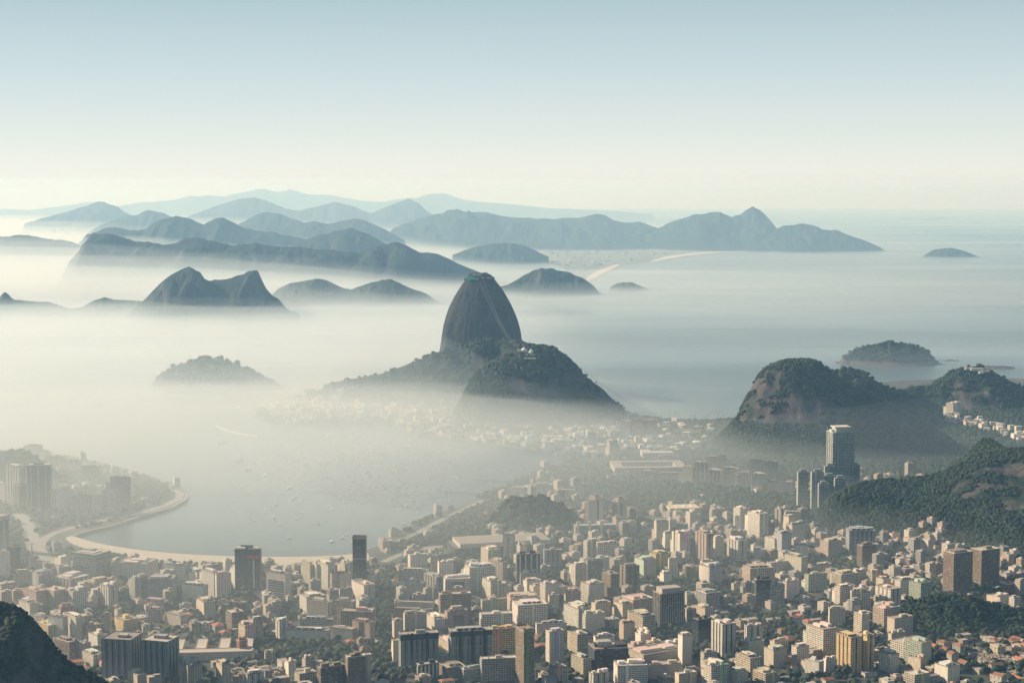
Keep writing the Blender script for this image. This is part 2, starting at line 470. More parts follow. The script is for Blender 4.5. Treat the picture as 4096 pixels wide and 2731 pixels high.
ridge('fort_hill', [(2020, 915), (2060, 903), (2100, 891), (2150, 881), (2172, 868), (2188, 851), (2215, 842), (2248, 840), (2272, 850), (2300, 865), (2352, 890), (2420, 920), (2480, 960)], 5500, M_hill_near, 2.0, 2.0, 180, 80, 0.06, 51, 0.0, 0, gs=90, patch=((2190, 868), (2215, 880), (2255, 888), (2295, 925), (2300, 975), (2240, 978), (2205, 945), (2180, 900)))
# slope on the right with the bare slab, and the wooded mound in front of it
ridge('forest_slope', [(1880, 1200), (1930, 1130), (1970, 1110), (2020, 1100), (2080, 1097), (2130, 1091), (2165, 1084), (2200, 1066), (2240, 1046), (2290, 1036), (2352, 1029), (2430, 1015), (2560, 990), (2750, 960)],
      3600, M_hill_near, 3.6, 2.4, 260, 140, 0.05, 61, 0.0, 0, wmin=160, Ys=[(1880, 3520), (2020, 3650), (2352, 3620), (2750, 3550)], gs=170, cap=.6, patch=((2140, 1125), (2200, 1092), (2260, 1074), (2345, 1062), (2400, 1080), (2400, 1185), (2290, 1170), (2220, 1152)))
ridge('wooded_mound', [(2020, 1430), (2050, 1402), (2090, 1378), (2130, 1369), (2190, 1366), (2230, 1372), (2270, 1384), (2310, 1392), (2352, 1400), (2420, 1420), (2500, 1470)], 2740, M_hill_near, 2.4, 1.5, 120, 70, 0.06, 71, 0, 0, wmin=50, gs=60, cap=.7)
ridge('wooded_hill', [(-700, 1120), (-300, 1260), (-100, 1355), (-30, 1378), (0, 1381), (22, 1385), (50, 1400), (80, 1430), (98, 1456), (122, 1480), (152, 1509), (184, 1529), (218, 1546), (255, 1570), (300, 1640), (380, 1780)],
      1900, M_hill_near, 1.3, 1.3, 200, 110, 0.03, 81, 0, 0, gs=90, cap=.5)
# small hill in the middle of the district and the one at the left point
ridge('wooded_hill', [(1110, 1220), (1150, 1165), (1170, 1148), (1210, 1140), (1250, 1143), (1290, 1155), (1315, 1175), (1335, 1205), (1350, 1235)], 3520, M_hill_near, 1.9, 1.6, 110, 70, 0.05, 91, 0.0, 0, gs=60, cap=.7)
ridge('wooded_hill', [(-140, 1090), (-60, 1050), (0, 1036), (30, 1033), (60, 1036), (90, 1052), (130, 1085), (200, 1118), (260, 1135)], 4060, M_hill_near, 1.6, 1.2, 100, 60, 0.05, 95, 0, 0, gs=60, cap=.7)
ridge('wooded_hill', [(345, 915), (360, 885), (366, 860), (400, 841), (440, 828), (465, 821), (500, 822), (540, 835), (580, 854), (610, 870), (640, 886), (668, 915)], 6000, M_hill_near, 2.2, 1.8, 140, 70, 0.05, 101, 0, 0)
# islands
ridge('island', [(1922, 836), (1935, 822), (1950, 809), (1975, 797), (2010, 790), (2050, 785), (2090, 790), (2120, 800), (2140, 815), (2152, 830), (2160, 846)], 6800, M_hill_near, 1.7, 1.5, 130, 70, 0.06, 111, 0.0, 0, gs=70, cap=.6, shore=15)
ridge('islet', [(2158, 832), (2166, 828), (2180, 825), (2195, 827), (2206, 831)], 6900, M_hill_near, 2.4, 2, 40, 30, 0.2, 113, 0.7, 0, wmin=12)
ridge('islet', [(2240, 843), (2262, 839), (2285, 840), (2305, 839), (2330, 843)], 6600, M_hill_near, 2.4, 2, 40, 30, 0.2, 115, 0.7, 0, wmin=10)
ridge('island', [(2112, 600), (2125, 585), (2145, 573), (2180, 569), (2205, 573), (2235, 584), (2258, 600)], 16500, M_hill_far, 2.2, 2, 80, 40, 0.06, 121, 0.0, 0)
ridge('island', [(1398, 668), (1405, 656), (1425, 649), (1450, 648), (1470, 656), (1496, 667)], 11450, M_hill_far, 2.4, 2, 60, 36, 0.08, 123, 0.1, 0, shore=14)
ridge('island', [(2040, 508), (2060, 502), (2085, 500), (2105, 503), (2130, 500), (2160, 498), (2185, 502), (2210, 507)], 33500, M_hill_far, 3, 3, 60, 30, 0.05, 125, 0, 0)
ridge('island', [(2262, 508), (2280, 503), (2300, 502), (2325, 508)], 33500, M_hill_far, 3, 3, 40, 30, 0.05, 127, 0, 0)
# across the bay mouth
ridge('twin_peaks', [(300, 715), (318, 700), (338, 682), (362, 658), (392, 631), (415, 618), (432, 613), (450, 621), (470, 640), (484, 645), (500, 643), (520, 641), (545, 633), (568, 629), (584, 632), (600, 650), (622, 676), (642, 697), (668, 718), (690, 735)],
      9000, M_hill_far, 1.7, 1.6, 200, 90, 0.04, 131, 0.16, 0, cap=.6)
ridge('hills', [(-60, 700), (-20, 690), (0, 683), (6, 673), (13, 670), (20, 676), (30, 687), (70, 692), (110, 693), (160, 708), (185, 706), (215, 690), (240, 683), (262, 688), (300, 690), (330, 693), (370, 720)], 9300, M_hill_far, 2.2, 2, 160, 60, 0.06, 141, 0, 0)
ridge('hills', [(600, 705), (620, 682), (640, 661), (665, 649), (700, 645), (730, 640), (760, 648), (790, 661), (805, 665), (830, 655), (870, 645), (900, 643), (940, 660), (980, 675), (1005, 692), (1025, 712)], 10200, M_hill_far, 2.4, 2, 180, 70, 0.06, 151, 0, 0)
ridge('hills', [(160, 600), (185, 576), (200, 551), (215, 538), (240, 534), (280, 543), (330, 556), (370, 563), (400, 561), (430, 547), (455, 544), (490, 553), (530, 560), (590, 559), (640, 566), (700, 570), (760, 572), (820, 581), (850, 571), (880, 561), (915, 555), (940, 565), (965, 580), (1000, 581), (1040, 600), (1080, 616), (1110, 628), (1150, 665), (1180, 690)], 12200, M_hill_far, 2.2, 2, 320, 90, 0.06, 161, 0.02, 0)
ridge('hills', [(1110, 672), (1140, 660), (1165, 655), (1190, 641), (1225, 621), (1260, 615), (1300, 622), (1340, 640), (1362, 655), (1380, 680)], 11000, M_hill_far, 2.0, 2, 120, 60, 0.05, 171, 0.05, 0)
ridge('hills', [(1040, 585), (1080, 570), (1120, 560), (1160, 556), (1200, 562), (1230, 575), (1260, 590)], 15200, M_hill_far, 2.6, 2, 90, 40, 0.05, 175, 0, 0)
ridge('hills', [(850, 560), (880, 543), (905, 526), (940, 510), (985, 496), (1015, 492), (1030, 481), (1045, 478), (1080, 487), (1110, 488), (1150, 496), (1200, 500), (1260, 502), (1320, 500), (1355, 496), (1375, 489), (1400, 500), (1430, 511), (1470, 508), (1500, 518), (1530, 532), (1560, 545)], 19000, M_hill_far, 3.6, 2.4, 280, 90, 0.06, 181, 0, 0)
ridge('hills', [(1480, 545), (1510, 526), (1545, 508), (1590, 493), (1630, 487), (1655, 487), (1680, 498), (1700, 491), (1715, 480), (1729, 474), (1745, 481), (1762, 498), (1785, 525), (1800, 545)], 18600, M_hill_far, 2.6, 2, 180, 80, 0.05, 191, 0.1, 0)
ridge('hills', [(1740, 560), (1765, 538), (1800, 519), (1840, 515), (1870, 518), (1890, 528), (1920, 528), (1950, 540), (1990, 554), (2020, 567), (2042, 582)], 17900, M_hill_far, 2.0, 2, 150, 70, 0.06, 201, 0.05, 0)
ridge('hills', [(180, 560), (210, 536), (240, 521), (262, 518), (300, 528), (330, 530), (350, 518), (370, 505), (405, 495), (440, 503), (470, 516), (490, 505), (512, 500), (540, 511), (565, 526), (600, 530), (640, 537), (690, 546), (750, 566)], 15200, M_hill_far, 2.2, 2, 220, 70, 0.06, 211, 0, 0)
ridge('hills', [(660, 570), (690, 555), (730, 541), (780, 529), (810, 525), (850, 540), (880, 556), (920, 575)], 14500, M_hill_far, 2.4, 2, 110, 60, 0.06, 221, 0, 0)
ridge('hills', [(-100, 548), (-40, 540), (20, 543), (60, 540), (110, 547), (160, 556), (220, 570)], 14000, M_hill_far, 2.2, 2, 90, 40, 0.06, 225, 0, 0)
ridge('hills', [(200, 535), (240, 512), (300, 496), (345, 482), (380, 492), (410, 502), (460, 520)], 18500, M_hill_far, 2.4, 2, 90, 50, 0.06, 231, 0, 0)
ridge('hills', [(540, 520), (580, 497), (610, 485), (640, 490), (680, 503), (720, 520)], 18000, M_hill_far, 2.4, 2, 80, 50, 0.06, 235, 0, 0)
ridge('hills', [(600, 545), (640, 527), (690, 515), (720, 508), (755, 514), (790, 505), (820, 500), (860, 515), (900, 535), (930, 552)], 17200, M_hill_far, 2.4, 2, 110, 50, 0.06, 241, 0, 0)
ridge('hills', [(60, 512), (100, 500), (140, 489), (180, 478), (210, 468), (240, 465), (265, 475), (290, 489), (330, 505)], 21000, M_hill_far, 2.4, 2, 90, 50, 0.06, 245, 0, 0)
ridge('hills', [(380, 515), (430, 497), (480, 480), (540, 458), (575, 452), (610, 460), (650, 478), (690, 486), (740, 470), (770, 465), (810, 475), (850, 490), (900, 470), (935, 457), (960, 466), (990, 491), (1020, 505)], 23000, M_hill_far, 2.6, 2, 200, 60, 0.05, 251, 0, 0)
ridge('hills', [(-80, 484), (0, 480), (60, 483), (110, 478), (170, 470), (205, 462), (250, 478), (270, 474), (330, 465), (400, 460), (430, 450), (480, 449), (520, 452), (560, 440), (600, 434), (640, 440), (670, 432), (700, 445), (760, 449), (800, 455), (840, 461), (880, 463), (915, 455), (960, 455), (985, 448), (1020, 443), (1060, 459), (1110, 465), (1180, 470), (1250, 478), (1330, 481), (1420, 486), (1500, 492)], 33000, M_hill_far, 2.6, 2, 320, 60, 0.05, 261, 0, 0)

# ------------------------------------------------------------------ air
def volume_mat(name, col, dens, g, ab=(1, 1, 1)):
    m = bpy.data.materials.new(name); m.use_nodes = True
    n, l = m.node_tree.nodes, m.node_tree.links
    n.clear()
    o = n.new('ShaderNodeOutputMaterial'); p = n.new('ShaderNodeVolumePrincipled')
    p.inputs['Color'].default_value = (*col, 1); p.inputs['Density'].default_value = dens
    p.inputs['Anisotropy'].default_value = g
    p.inputs['Absorption Color'].default_value = (*ab, 1)
    l.new(p.outputs[0], o.inputs['Volume'])
    return m

def box_mesh(name, lo, hi):
    bm = bmesh.new()
    bmesh.ops.create_cube(bm, size=1)
    for v_ in bm.verts:
        v_.co = [lo[k] if v_.co[k] < 0 else hi[k] for k in range(3)]
    me = bpy.data.meshes.new(name); bm.to_mesh(me); bm.free()
    return me
hz = new_obj('haze', box_mesh('haze', (-49000, -49000, -6.0), (49000, 49000, 760)), volume_mat('haze air', (0.38, 0.67, 1.0), 3.8e-5, 0.18, (0.85, 0.95, 1)))
tag(hz, kind='stuff')

def fog(name, x0, x1, y0, y1, fn, mat_, nx=110, ny=110):
    """a closed bank of mist: flat below, its top as high as fn says, thinning out to nothing at its rim"""
    xs, ys = np.linspace(x0, x1, nx), np.linspace(y0, y1, ny)
    GX, GY = np.meshgrid(xs, ys, indexing='ij')
    T = np.maximum(fn(GX, GY), 0.0)
    e = np.minimum.reduce([np.arange(nx)[:, None] + 0 * GY, (nx - 1 - np.arange(nx))[:, None] + 0 * GY, np.arange(ny)[None, :] + 0 * GX, (ny - 1 - np.arange(ny))[None, :] + 0 * GX])
    T = T * np.clip(e / 8.0, 0, 1)
    N = nx * ny
    keep = np.maximum.reduce([T[:-1, :-1], T[1:, :-1], T[:-1, 1:], T[1:, 1:]]) > 1.5
    F = grid_faces(nx, ny)[keep.ravel()]
    ed = {}
    for f in F.tolist():
        for k in range(4):
            a, b = f[k], f[(k + 1) % 4]
            if (b, a) in ed: del ed[(b, a)]
            else: ed[(a, b)] = 1
    side = np.array([(b, a, a + N, b + N) for a, b in ed])
    V = np.vstack([np.stack([GX, GY, T + 0.2], -1).reshape(-1, 3), np.stack([GX, GY, 0 * T - 3.0], -1).reshape(-1, 3)])
    A = np.vstack([F, F[:, ::-1] + N, side])
    used, inv = np.unique(A, return_inverse=True)
    me = mesh_np(name, V[used], inv.reshape(A.shape), True)
    return tag(new_obj(name, me, mat_), kind='stuff')

def blob(GX, GY, cx, cy, rx, ry, h): return h * np.exp(-((GX - cx) / rx) ** 2 - ((GY - cy) / ry) ** 2)

def f_bay(X, Y):
    T = (112 + 80 * ss(60, -350, X) * ss(4500, 5100, Y) - 45 * ss(-300, -900, X) * ss(4700, 4100, Y)) * ss(2900, 4700, Y) * ss(1000 - 700 * ss(4300, 6600, Y), -100 - 450 * ss(4300, 6600, Y), X - (Y - 4500) * 0.08) * (1 - 0.5 * ss(6800, 8300, Y)) * ss(9700, 9100, Y)
    return T * (1 + 0.4 * fbm(X / 900, Y / 900, 3, 5) + 0.25 * fbm(X / 260, Y / 260, 3, 15))
def f_low(X, Y):
    T = 62 * ss(3400, 4800, Y) * ss(600 - 500 * ss(4900, 5700, Y), -200 - 300 * ss(4900, 5700, Y), X - (Y - 5000) * 0.08) * ss(9700, 9200, Y)
    return T * (1 + 0.5 * fbm(X / 600, Y / 600, 3, 6) + 0.3 * fbm(X / 200, Y / 200, 3, 16))
def f_city(X, Y):
    return (190 + 60 * blob(X, Y, -650, 2900, 700, 600, 1)) * ss(1900, 3600, Y) * ss(1450, -600, X - (Y - 3500) * .1) * ss(7000, 3500, Y) * (1 + .3 * fbm(X / 500, Y / 500, 3, 8))
def f_gap(X, Y):
    return (blob(X, Y, 950, 4200, 700, 330, 175)) * (1 + .5 * fbm(X / 250, Y / 250, 3, 9))
def f_valley(X, Y):
    side = ss(350, -2300, X - (Y - 10000) * 0.03)
    T = blob(X, Y, -1500, 9900, 1300, 700, 70) + (30 + 175 * side + 75 * ss(-1800, -3200, X) * ss(10300, 11300, Y) ) * ss(9150, 9700, Y) * ss(32000, 24000, Y) * ss(6500, 2500, X) * (1 - .22 * ss(12800, 14000, Y))
    return T * (1 + 0.35 * fbm(X / 2600, Y / 2600, 3, 7) + .2 * fbm(X / 700, Y / 700, 3, 17))
def f_high(X, Y):
    return 620 * ss(10200, 15000, Y) * ss(46500, 42000, Y) + 0 * X
def f_sea(X, Y):
    return 95 * ss(5600, 6600, Y) * ss(15000, 11000, Y) * ss(5000, 300, X) * ss(-700, 300, X) * (1 + .5 * fbm(X / 1500, Y / 900, 3, 18))
WHITE = (0.82, 0.94, 1.0)
AB = (0.66, 0.9, 1)
for k_, d_ in ((1.25, 2.0e-4), (0.85, 2.2e-4), (0.55, 2.6e-4)):
    fog('mist', -4500, 2600, 2000, 12000, lambda X, Y, k_=k_: f_bay(X, Y) * k_, volume_mat('bay mist', WHITE, d_, 0.35, AB))
for k_, d_ in ((1.5, 2.2e-4), (1.05, 3.0e-4), (0.65, 4.0e-4)):
    fog('mist', -4500, 2000, 3000, 12000, lambda X, Y, k_=k_: f_low(X, Y) * k_, volume_mat('low mist', WHITE, d_, 0.35, AB))
fog('mist', -2600, 1500, 1900, 7400, f_city, volume_mat('city mist', (0.70, 0.76, 0.75), 8.0e-4, 0.3, (0.4, 0.45, 0.42)))
fog('mist', -600, 2600, 3300, 5300, f_gap, volume_mat('gap mist', WHITE, 2.0e-4, 0.35, (0.66, 0.9, 1)))
fog('mist', -1000, 6500, 5200, 15500, f_sea, volume_mat('sea mist', WHITE, 3.2e-4, 0.3, (0.66, 0.9, 1)))
for k_, d_ in ((1.15, 2.0e-4), (0.85, 3.2e-4), (0.58, 8.0e-4)):
    fog('mist', -14000, 9000, 9000, 33000, lambda X, Y, k_=k_: f_valley(X, Y) * k_, volume_mat('valley mist', WHITE, d_, 0.35, AB), 150, 150)
fog('mist', -22000, 22000, 12000, 47000, f_high, volume_mat('far mist', (0.55, 0.79, 1.0), 6.4e-5, 0.18, (0.75, 0.95, 1)))

# ================================================================== the city
def HZ(x, y):
    """height of the ground or of the highest hill at places x, y"""
    x = np.atleast_1d(np.asarray(x, float)); y = np.atleast_1d(np.asarray(y, float))
    best = np.full(x.shape, GZ)
    for bins in HBINS:
        ix = ((x - bins[0]) / bins[2]).astype(int); iy = ((y - bins[1]) / bins[2]).astype(int)
        ok = (ix >= 0) & (iy >= 0) & (ix < bins[3].shape[0]) & (iy < bins[3].shape[1])
        z = np.full(x.shape, -99.0); z[ok] = bins[3][ix[ok], iy[ok]]
        best = np.maximum(best, z)
    return best

def make_bins():
    st = 8.0; x0, x1, y0, y1 = -2200.0, 2600.0, 1500.0, 6800.0
    Hm = np.full((int((x1 - x0) / st), int((y1 - y0) / st)), -99.0)
    for lst in HILLS.values():
        for GX, GY, Z, rk in lst:
            for a in np.linspace(0, 1, 3):
                for b in np.linspace(0, 1, 3):
                    X = GX[:-1] * (1 - a) + GX[1:] * a; Y = GY[:-1] * (1 - a) + GY[1:] * a; z = Z[:-1] * (1 - a) + Z[1:] * a
                    X = X[:, :-1] * (1 - b) + X[:, 1:] * b; Y = Y[:, :-1] * (1 - b) + Y[:, 1:] * b; z = z[:, :-1] * (1 - b) + z[:, 1:] * b
                    ok = (X > x0) & (X < x1 - 9) & (Y > y0) & (Y < y1 - 9)
                    np.maximum.at(Hm, (((X[ok] - x0) / st).astype(int), ((Y[ok] - y0) / st).astype(int)), z[ok])
    return [(x0, y0, st, Hm)]
HBINS = make_bins()

def inside(poly, x, y):
    P = np.array(poly); n_ = len(P)
    x = np.asarray(x, float); y = np.asarray(y, float); r = np.zeros(x.shape, bool)
    j = n_ - 1
    for i in range(n_):
        xi, yi, xj, yj = *P[i], *P[j]
        c = ((yi > y) != (yj > y)) & (x < (xj - xi) * (y - yi) / (yj - yi + 1e-12) + xi)
        r ^= c; j = i
    return r

def to_px(x, y, z):
    d = y * cP - (z - CAMZ) * sP; h = y * sP + (z - CAMZ) * cP
    return 2048 + FPX * x / d, 1365.5 - FPX * h / d

# ---- facade materials: the wall colour is each object's own colour, the pattern is laid out in metres
def facade(name, kind, fixed=None):
    m, n, l, p = mat(name)
    oi = n.new('ShaderNodeObjectInfo')
    uv = n.new('ShaderNodeUVMap'); uv.uv_map = 'uv'
    sp = n.new('ShaderNodeSeparateXYZ'); l.new(uv.outputs[0], sp.inputs[0])
    def math_(op, a, b=None):
        t = n.new('ShaderNodeMath'); t.operation = op
        for s, q in zip(t.inputs, (a, b)):
            if q is None: continue
            if isinstance(q, (int, float)): s.default_value = q
            else: l.new(q, s)
        return t.outputs[0]
    vv = mapping(n, l, (1, 1, 0.25), 'Object')
    nz = noise_node(n, l, 0.35, 4, 0.6, vv)
    wear = ramp(n, l, nz.outputs[0], [(0.3, (0.78, 0.75, 0.72)), (0.65, (1.05, 1.04, 1.02))])
    wallc = mixc(n, l, 1.0, oi.outputs['Color'] if fixed is None else fixed, wear.outputs[0], 'MULTIPLY')
    if kind == 'blank':
        l.new(wallc, p.inputs['Base Color']); p.inputs['Roughness'].default_value = 0.9; p.inputs['Specular IOR Level'].default_value = 0.2
        return m
    px, wx, py, wy0, wy1 = {'grid': (3.4, .52, 3.05, .34, .82), 'office': (3.6, .8, 3.4, .24, .88), 'recess': (3.8, .66, 3.05, .08, .92), 'glass': (1.8, .93, 3.4, .05, .97), 'small': (4.6, .26, 3.05, .42, .78)}[kind]
    cu, cv = math_('DIVIDE', sp.outputs['X'], px), math_('DIVIDE', sp.outputs['Y'], py)
    fu, fv = math_('FRACT', cu), math_('FRACT', cv)
    a = math_('LESS_THAN', math_('ABSOLUTE', math_('SUBTRACT', fu, 0.5)), wx / 2)
    b = math_('MULTIPLY', math_('GREATER_THAN', fv, wy0), math_('LESS_THAN', fv, wy1))
    w = math_('MULTIPLY', a, b)
    wnz = n.new('ShaderNodeTexWhiteNoise'); wnz.noise_dimensions = '3D'
    cm = n.new('ShaderNodeCombineXYZ')
    l.new(math_('FLOOR', cu), cm.inputs[0]); l.new(math_('FLOOR', cv), cm.inputs[1]); l.new(oi.outputs['Random'], cm.inputs[2])
    l.new(cm.outputs[0], wnz.inputs['Vector'])
    if kind == 'glass': gl = ramp(n, l, wnz.outputs['Value'], [(0.0, (0.012, 0.016, 0.02)), (0.8, (0.03, 0.036, 0.042)), (1.0, (0.12, 0.12, 0.11))])
    else: gl = ramp(n, l, wnz.outputs['Value'], [(0.0, (0.02, 0.024, 0.028)), (0.55, (0.06, 0.06, 0.06)), (0.8, (0.16, 0.14, 0.12)), (1.0, (0.36, 0.32, 0.27))])
    l.new(mixc(n, l, w, wallc, gl.outputs[0]), p.inputs['Base Color'])
    rr = n.new('ShaderNodeMapRange'); rr.inputs[3].default_value = 0.85; rr.inputs[4].default_value = 0.4 if kind == 'glass' else 0.2
    l.new(w, rr.inputs[0]); l.new(rr.outputs[0], p.inputs['Roughness'])
    p.inputs['Specular IOR Level'].default_value = 0.2 if kind == 'glass' else 0.4
    return m
FM = {k: facade('wall ' + k, k) for k in ('blank', 'grid', 'office', 'recess', 'glass', 'small')}
M_roof = facade('roof concrete', 'blank')

COL = {'w': ((.66, .60, .52), 'white'), 'c': ((.56, .48, .38), 'cream'), 'p': ((.50, .38, .31), 'pinkish'), 't': ((.27, .21, .16), 'brown'), 'y': ((.66, .50, .25), 'yellow'),
       'g': ((.38, .38, .36), 'grey'), 'b': ((.13, .10, .08), 'dark brown'), 'k': ((.07, .08, .085), 'dark'), 'r': ((.34, .14, .10), 'brick red'), 's': ((.44, .49, .38), 'pale green'), 'e': ((.52, .43, .33), 'beige')}

def unit_box():
    me = box_mesh('box', (-.5, -.5, 0), (.5, .5, 1)); me.materials.append(FM['blank']); return me
def unit_parapet():
    """flat roof inside a low rim"""
    bm = bmesh.new()
    def loop(r, z): return [bm.verts.new((x * r, y * r, z)) for x, y in ((-.5, -.5), (.5, -.5), (.5, .5), (-.5, .5))]
    L = [loop(1, 0), loop(1, 1), loop(.965, 1), loop(.965, .25)]
    for a, b in zip(L, L[1:]):
        for k in range(4): bm.faces.new((a[k], a[(k + 1) % 4], b[(k + 1) % 4], b[k]))
    bm.faces.new(L[-1])
    me = bpy.data.meshes.new('roof'); bm.to_mesh(me); bm.free(); me.materials.append(M_roof); return me
def unit_tank():
    bm = bmesh.new()
    bmesh.ops.create_cone(bm, cap_ends=True, segments=12, radius1=.5, radius2=.46, depth=1, matrix=Matrix.Translation((0, 0, .5)))
    me = bpy.data.meshes.new('water_tank'); bm.to_mesh(me); bm.free(); me.materials.append(FM['blank']); return me
BOX, PARA, TANK = unit_box(), unit_parapet(), unit_tank()

def body_mesh(plan, H, pats, bands=None, fl=3.05):
    """walls over a ground plan (counter-clockwise); pats gives the facade of each wall; bands=(depth, parapet height) makes every floor step out"""
    n_ = len(plan); P = np.array(plan, float)
    names = sorted(set(pats) | ({'blank'} if bands else set()))
    mi = {k: i for i, k in enumerate(names)}
    if bands:
        c = P.mean(0); sg = np.sign(P - c); lv = []
        nf = max(1, int(H / fl))
        z = 0.0
        lv.append((0, 0, None))
        for k in range(nf):
            z = H - (nf - k) * fl
            lv += [(z, 0, 'w'), (z, bands[0], 'b'), (z + bands[1], bands[0], 'b'), (z + bands[1], 0, 'b')]
        lv.append((H, 0, 'w'))
    else:
        lv = [(0, 0, None), (H, 0, 'w')]; sg = P * 0
    V = []
    for z, off, _ in lv: V += [(x, y, z) for x, y in (P + sg * off)]
    F, MI, UV = [], [], []
    for q in range(1, len(lv)):
        for k in range(n_):
            j = (k + 1) % n_
            a, b = (q - 1) * n_, q * n_
            F.append((a + k, a + j, b + j, b + k))
            L = float(np.hypot(*(P[j] - P[k])))
            kind = lv[q][2]
            MI.append(mi['blank' if kind == 'b' else pats[k]])
            z0, z1 = lv[q - 1][0], lv[q][0]
            UV += [(0, z0 - H), (L, z0 - H), (L, z1 - H), (0, z1 - H)]
    b = (len(lv) - 1) * n_
    F.append(tuple(range(b, b + n_))); MI.append(mi[names[0]] if 'blank' not in mi else mi['blank']); UV += [(0, -.01)] * n_
    me = bpy.data.meshes.new('wall')
    me.from_pydata(V, [], F)
    for k in names: me.materials.append(FM[k])
    me.polygons.foreach_set('material_index', MI)
    me.uv_layers.new(name='uv').data.foreach_set('uv', np.array(UV, np.float32).ravel())
    me.update()
    return me

PENT = body_mesh([(-.5, -.5), (.5, -.5), (.5, .5), (-.5, .5)], 1, ['recess'] * 4)
_uv = np.empty(len(PENT.loops) * 2, np.float32); PENT.uv_layers[0].data.foreach_get('uv', _uv)
PENT.uv_layers[0].data.foreach_set('uv', (_uv.reshape(-1, 2) * np.array([14, 3.0], np.float32)).ravel()); PENT.name = 'penthouse'
def rect(W_, D_): return [(0, 0), (W_, 0), (W_, D_), (0, D_)]
def notched(W_, D_, pier=5.5, gap=2.4, deep=2.2):
    P, pats = [], []
    def run(L, f):
        nn = max(1, int((L - pier) / (pier + gap)))
        pr = (L - nn * gap) / (nn + 1)
        s = 0
        for k in range(nn):
            P.append(f(s, 0)); pats.append('grid'); s += pr
            P.append(f(s, 0)); pats.append('glass'); P.append(f(s, deep)); pats.append('recess'); s += gap
            P.append(f(s, deep)); pats.append('glass')
        P.append(f(s, 0)); pats.append('grid')
    run(W_, lambda s, d: (s, d))
    P.append((W_, 0)) if False else None
    run(D_, lambda s, d: (W_ - 0 * d, s)) if False else None
    P.append((W_, 0)); pats.append('small')
    P.append((W_, D_)); pats.append('grid')
    run(D_, lambda s, d: (d, D_ - s))
    # drop doubled corners
    Q, qp = [], []
    for a, b in zip(P, pats):
        if Q and abs(Q[-1][0] - a[0]) + abs(Q[-1][1] - a[1]) < 1e-6: qp[-1] = b; continue
        Q.append(a); qp.append(b)
    if abs(Q[0][0] - Q[-1][0]) + abs(Q[0][1] - Q[-1][1]) < 1e-6: Q.pop(); qp.pop()
    return Q, qp

def kid(root, name, me, loc, scale, col, rz=0.0, on=None):
    o = bpy.data.objects.new(name, me); C.objects.link(o); o.parent = on or root
    if on: o.matrix_parent_inverse = on.matrix_basis.inverted()
    o.location = loc; o.scale = scale; o.rotation_euler = (0, 0, rz); o.color = (*col, 1)
    return o

BUILT, FOOT = [], []
NUM = ['zero', 'one', 'two', 'three', 'four', 'five', 'six', 'seven', 'eight', 'nine', 'ten', 'eleven', 'twelve', 'thirteen', 'fourteen', 'fifteen', 'sixteen', 'seventeen', 'eighteen', 'nineteen', 'twenty']
def num(k): return NUM[k] if k <= 20 else ('twenty ' + NUM[k - 20] if 20 < k < 30 else 'forty' if k >= 38 else 'thirty')

def footprint(u0, uc, u1, vb, yawd=26, zg=GZ, depth=None):
    x, y = gp(uc, vb, zg)
    dist = math.sqrt(x * x + y * y + (CAMZ - zg) ** 2); s = FPX / dist
    al = math.atan2(x, y)
    wl_, wr = max(0.0, (uc - u0) / s), max(1.0, (u1 - uc) / s)
    best = None
    for k in range(10, 81, 4):
        ps = R(k)
        La, Lb = wr / math.cos(ps), wl_ / math.sin(ps)
        if wl_ < 1.5: Lb = depth or min(16, max(11, La * .6)); 
        if wr < 1.5: La = 14
        c = max(0, La - 42) + max(0, Lb - 42) + 2 * max(0, 11 - La) + 2 * max(0, 11 - Lb) + 0.12 * abs(k - math.degrees(al) - yawd)
        if wl_ < 1.5: c = abs(k - 10)
        if best is None or c < best[0]: best = (c, ps, La, Lb)
    _, ps, La, Lb = best
    return x, y, ps - al, max(La, 8), max(Lb, 9)

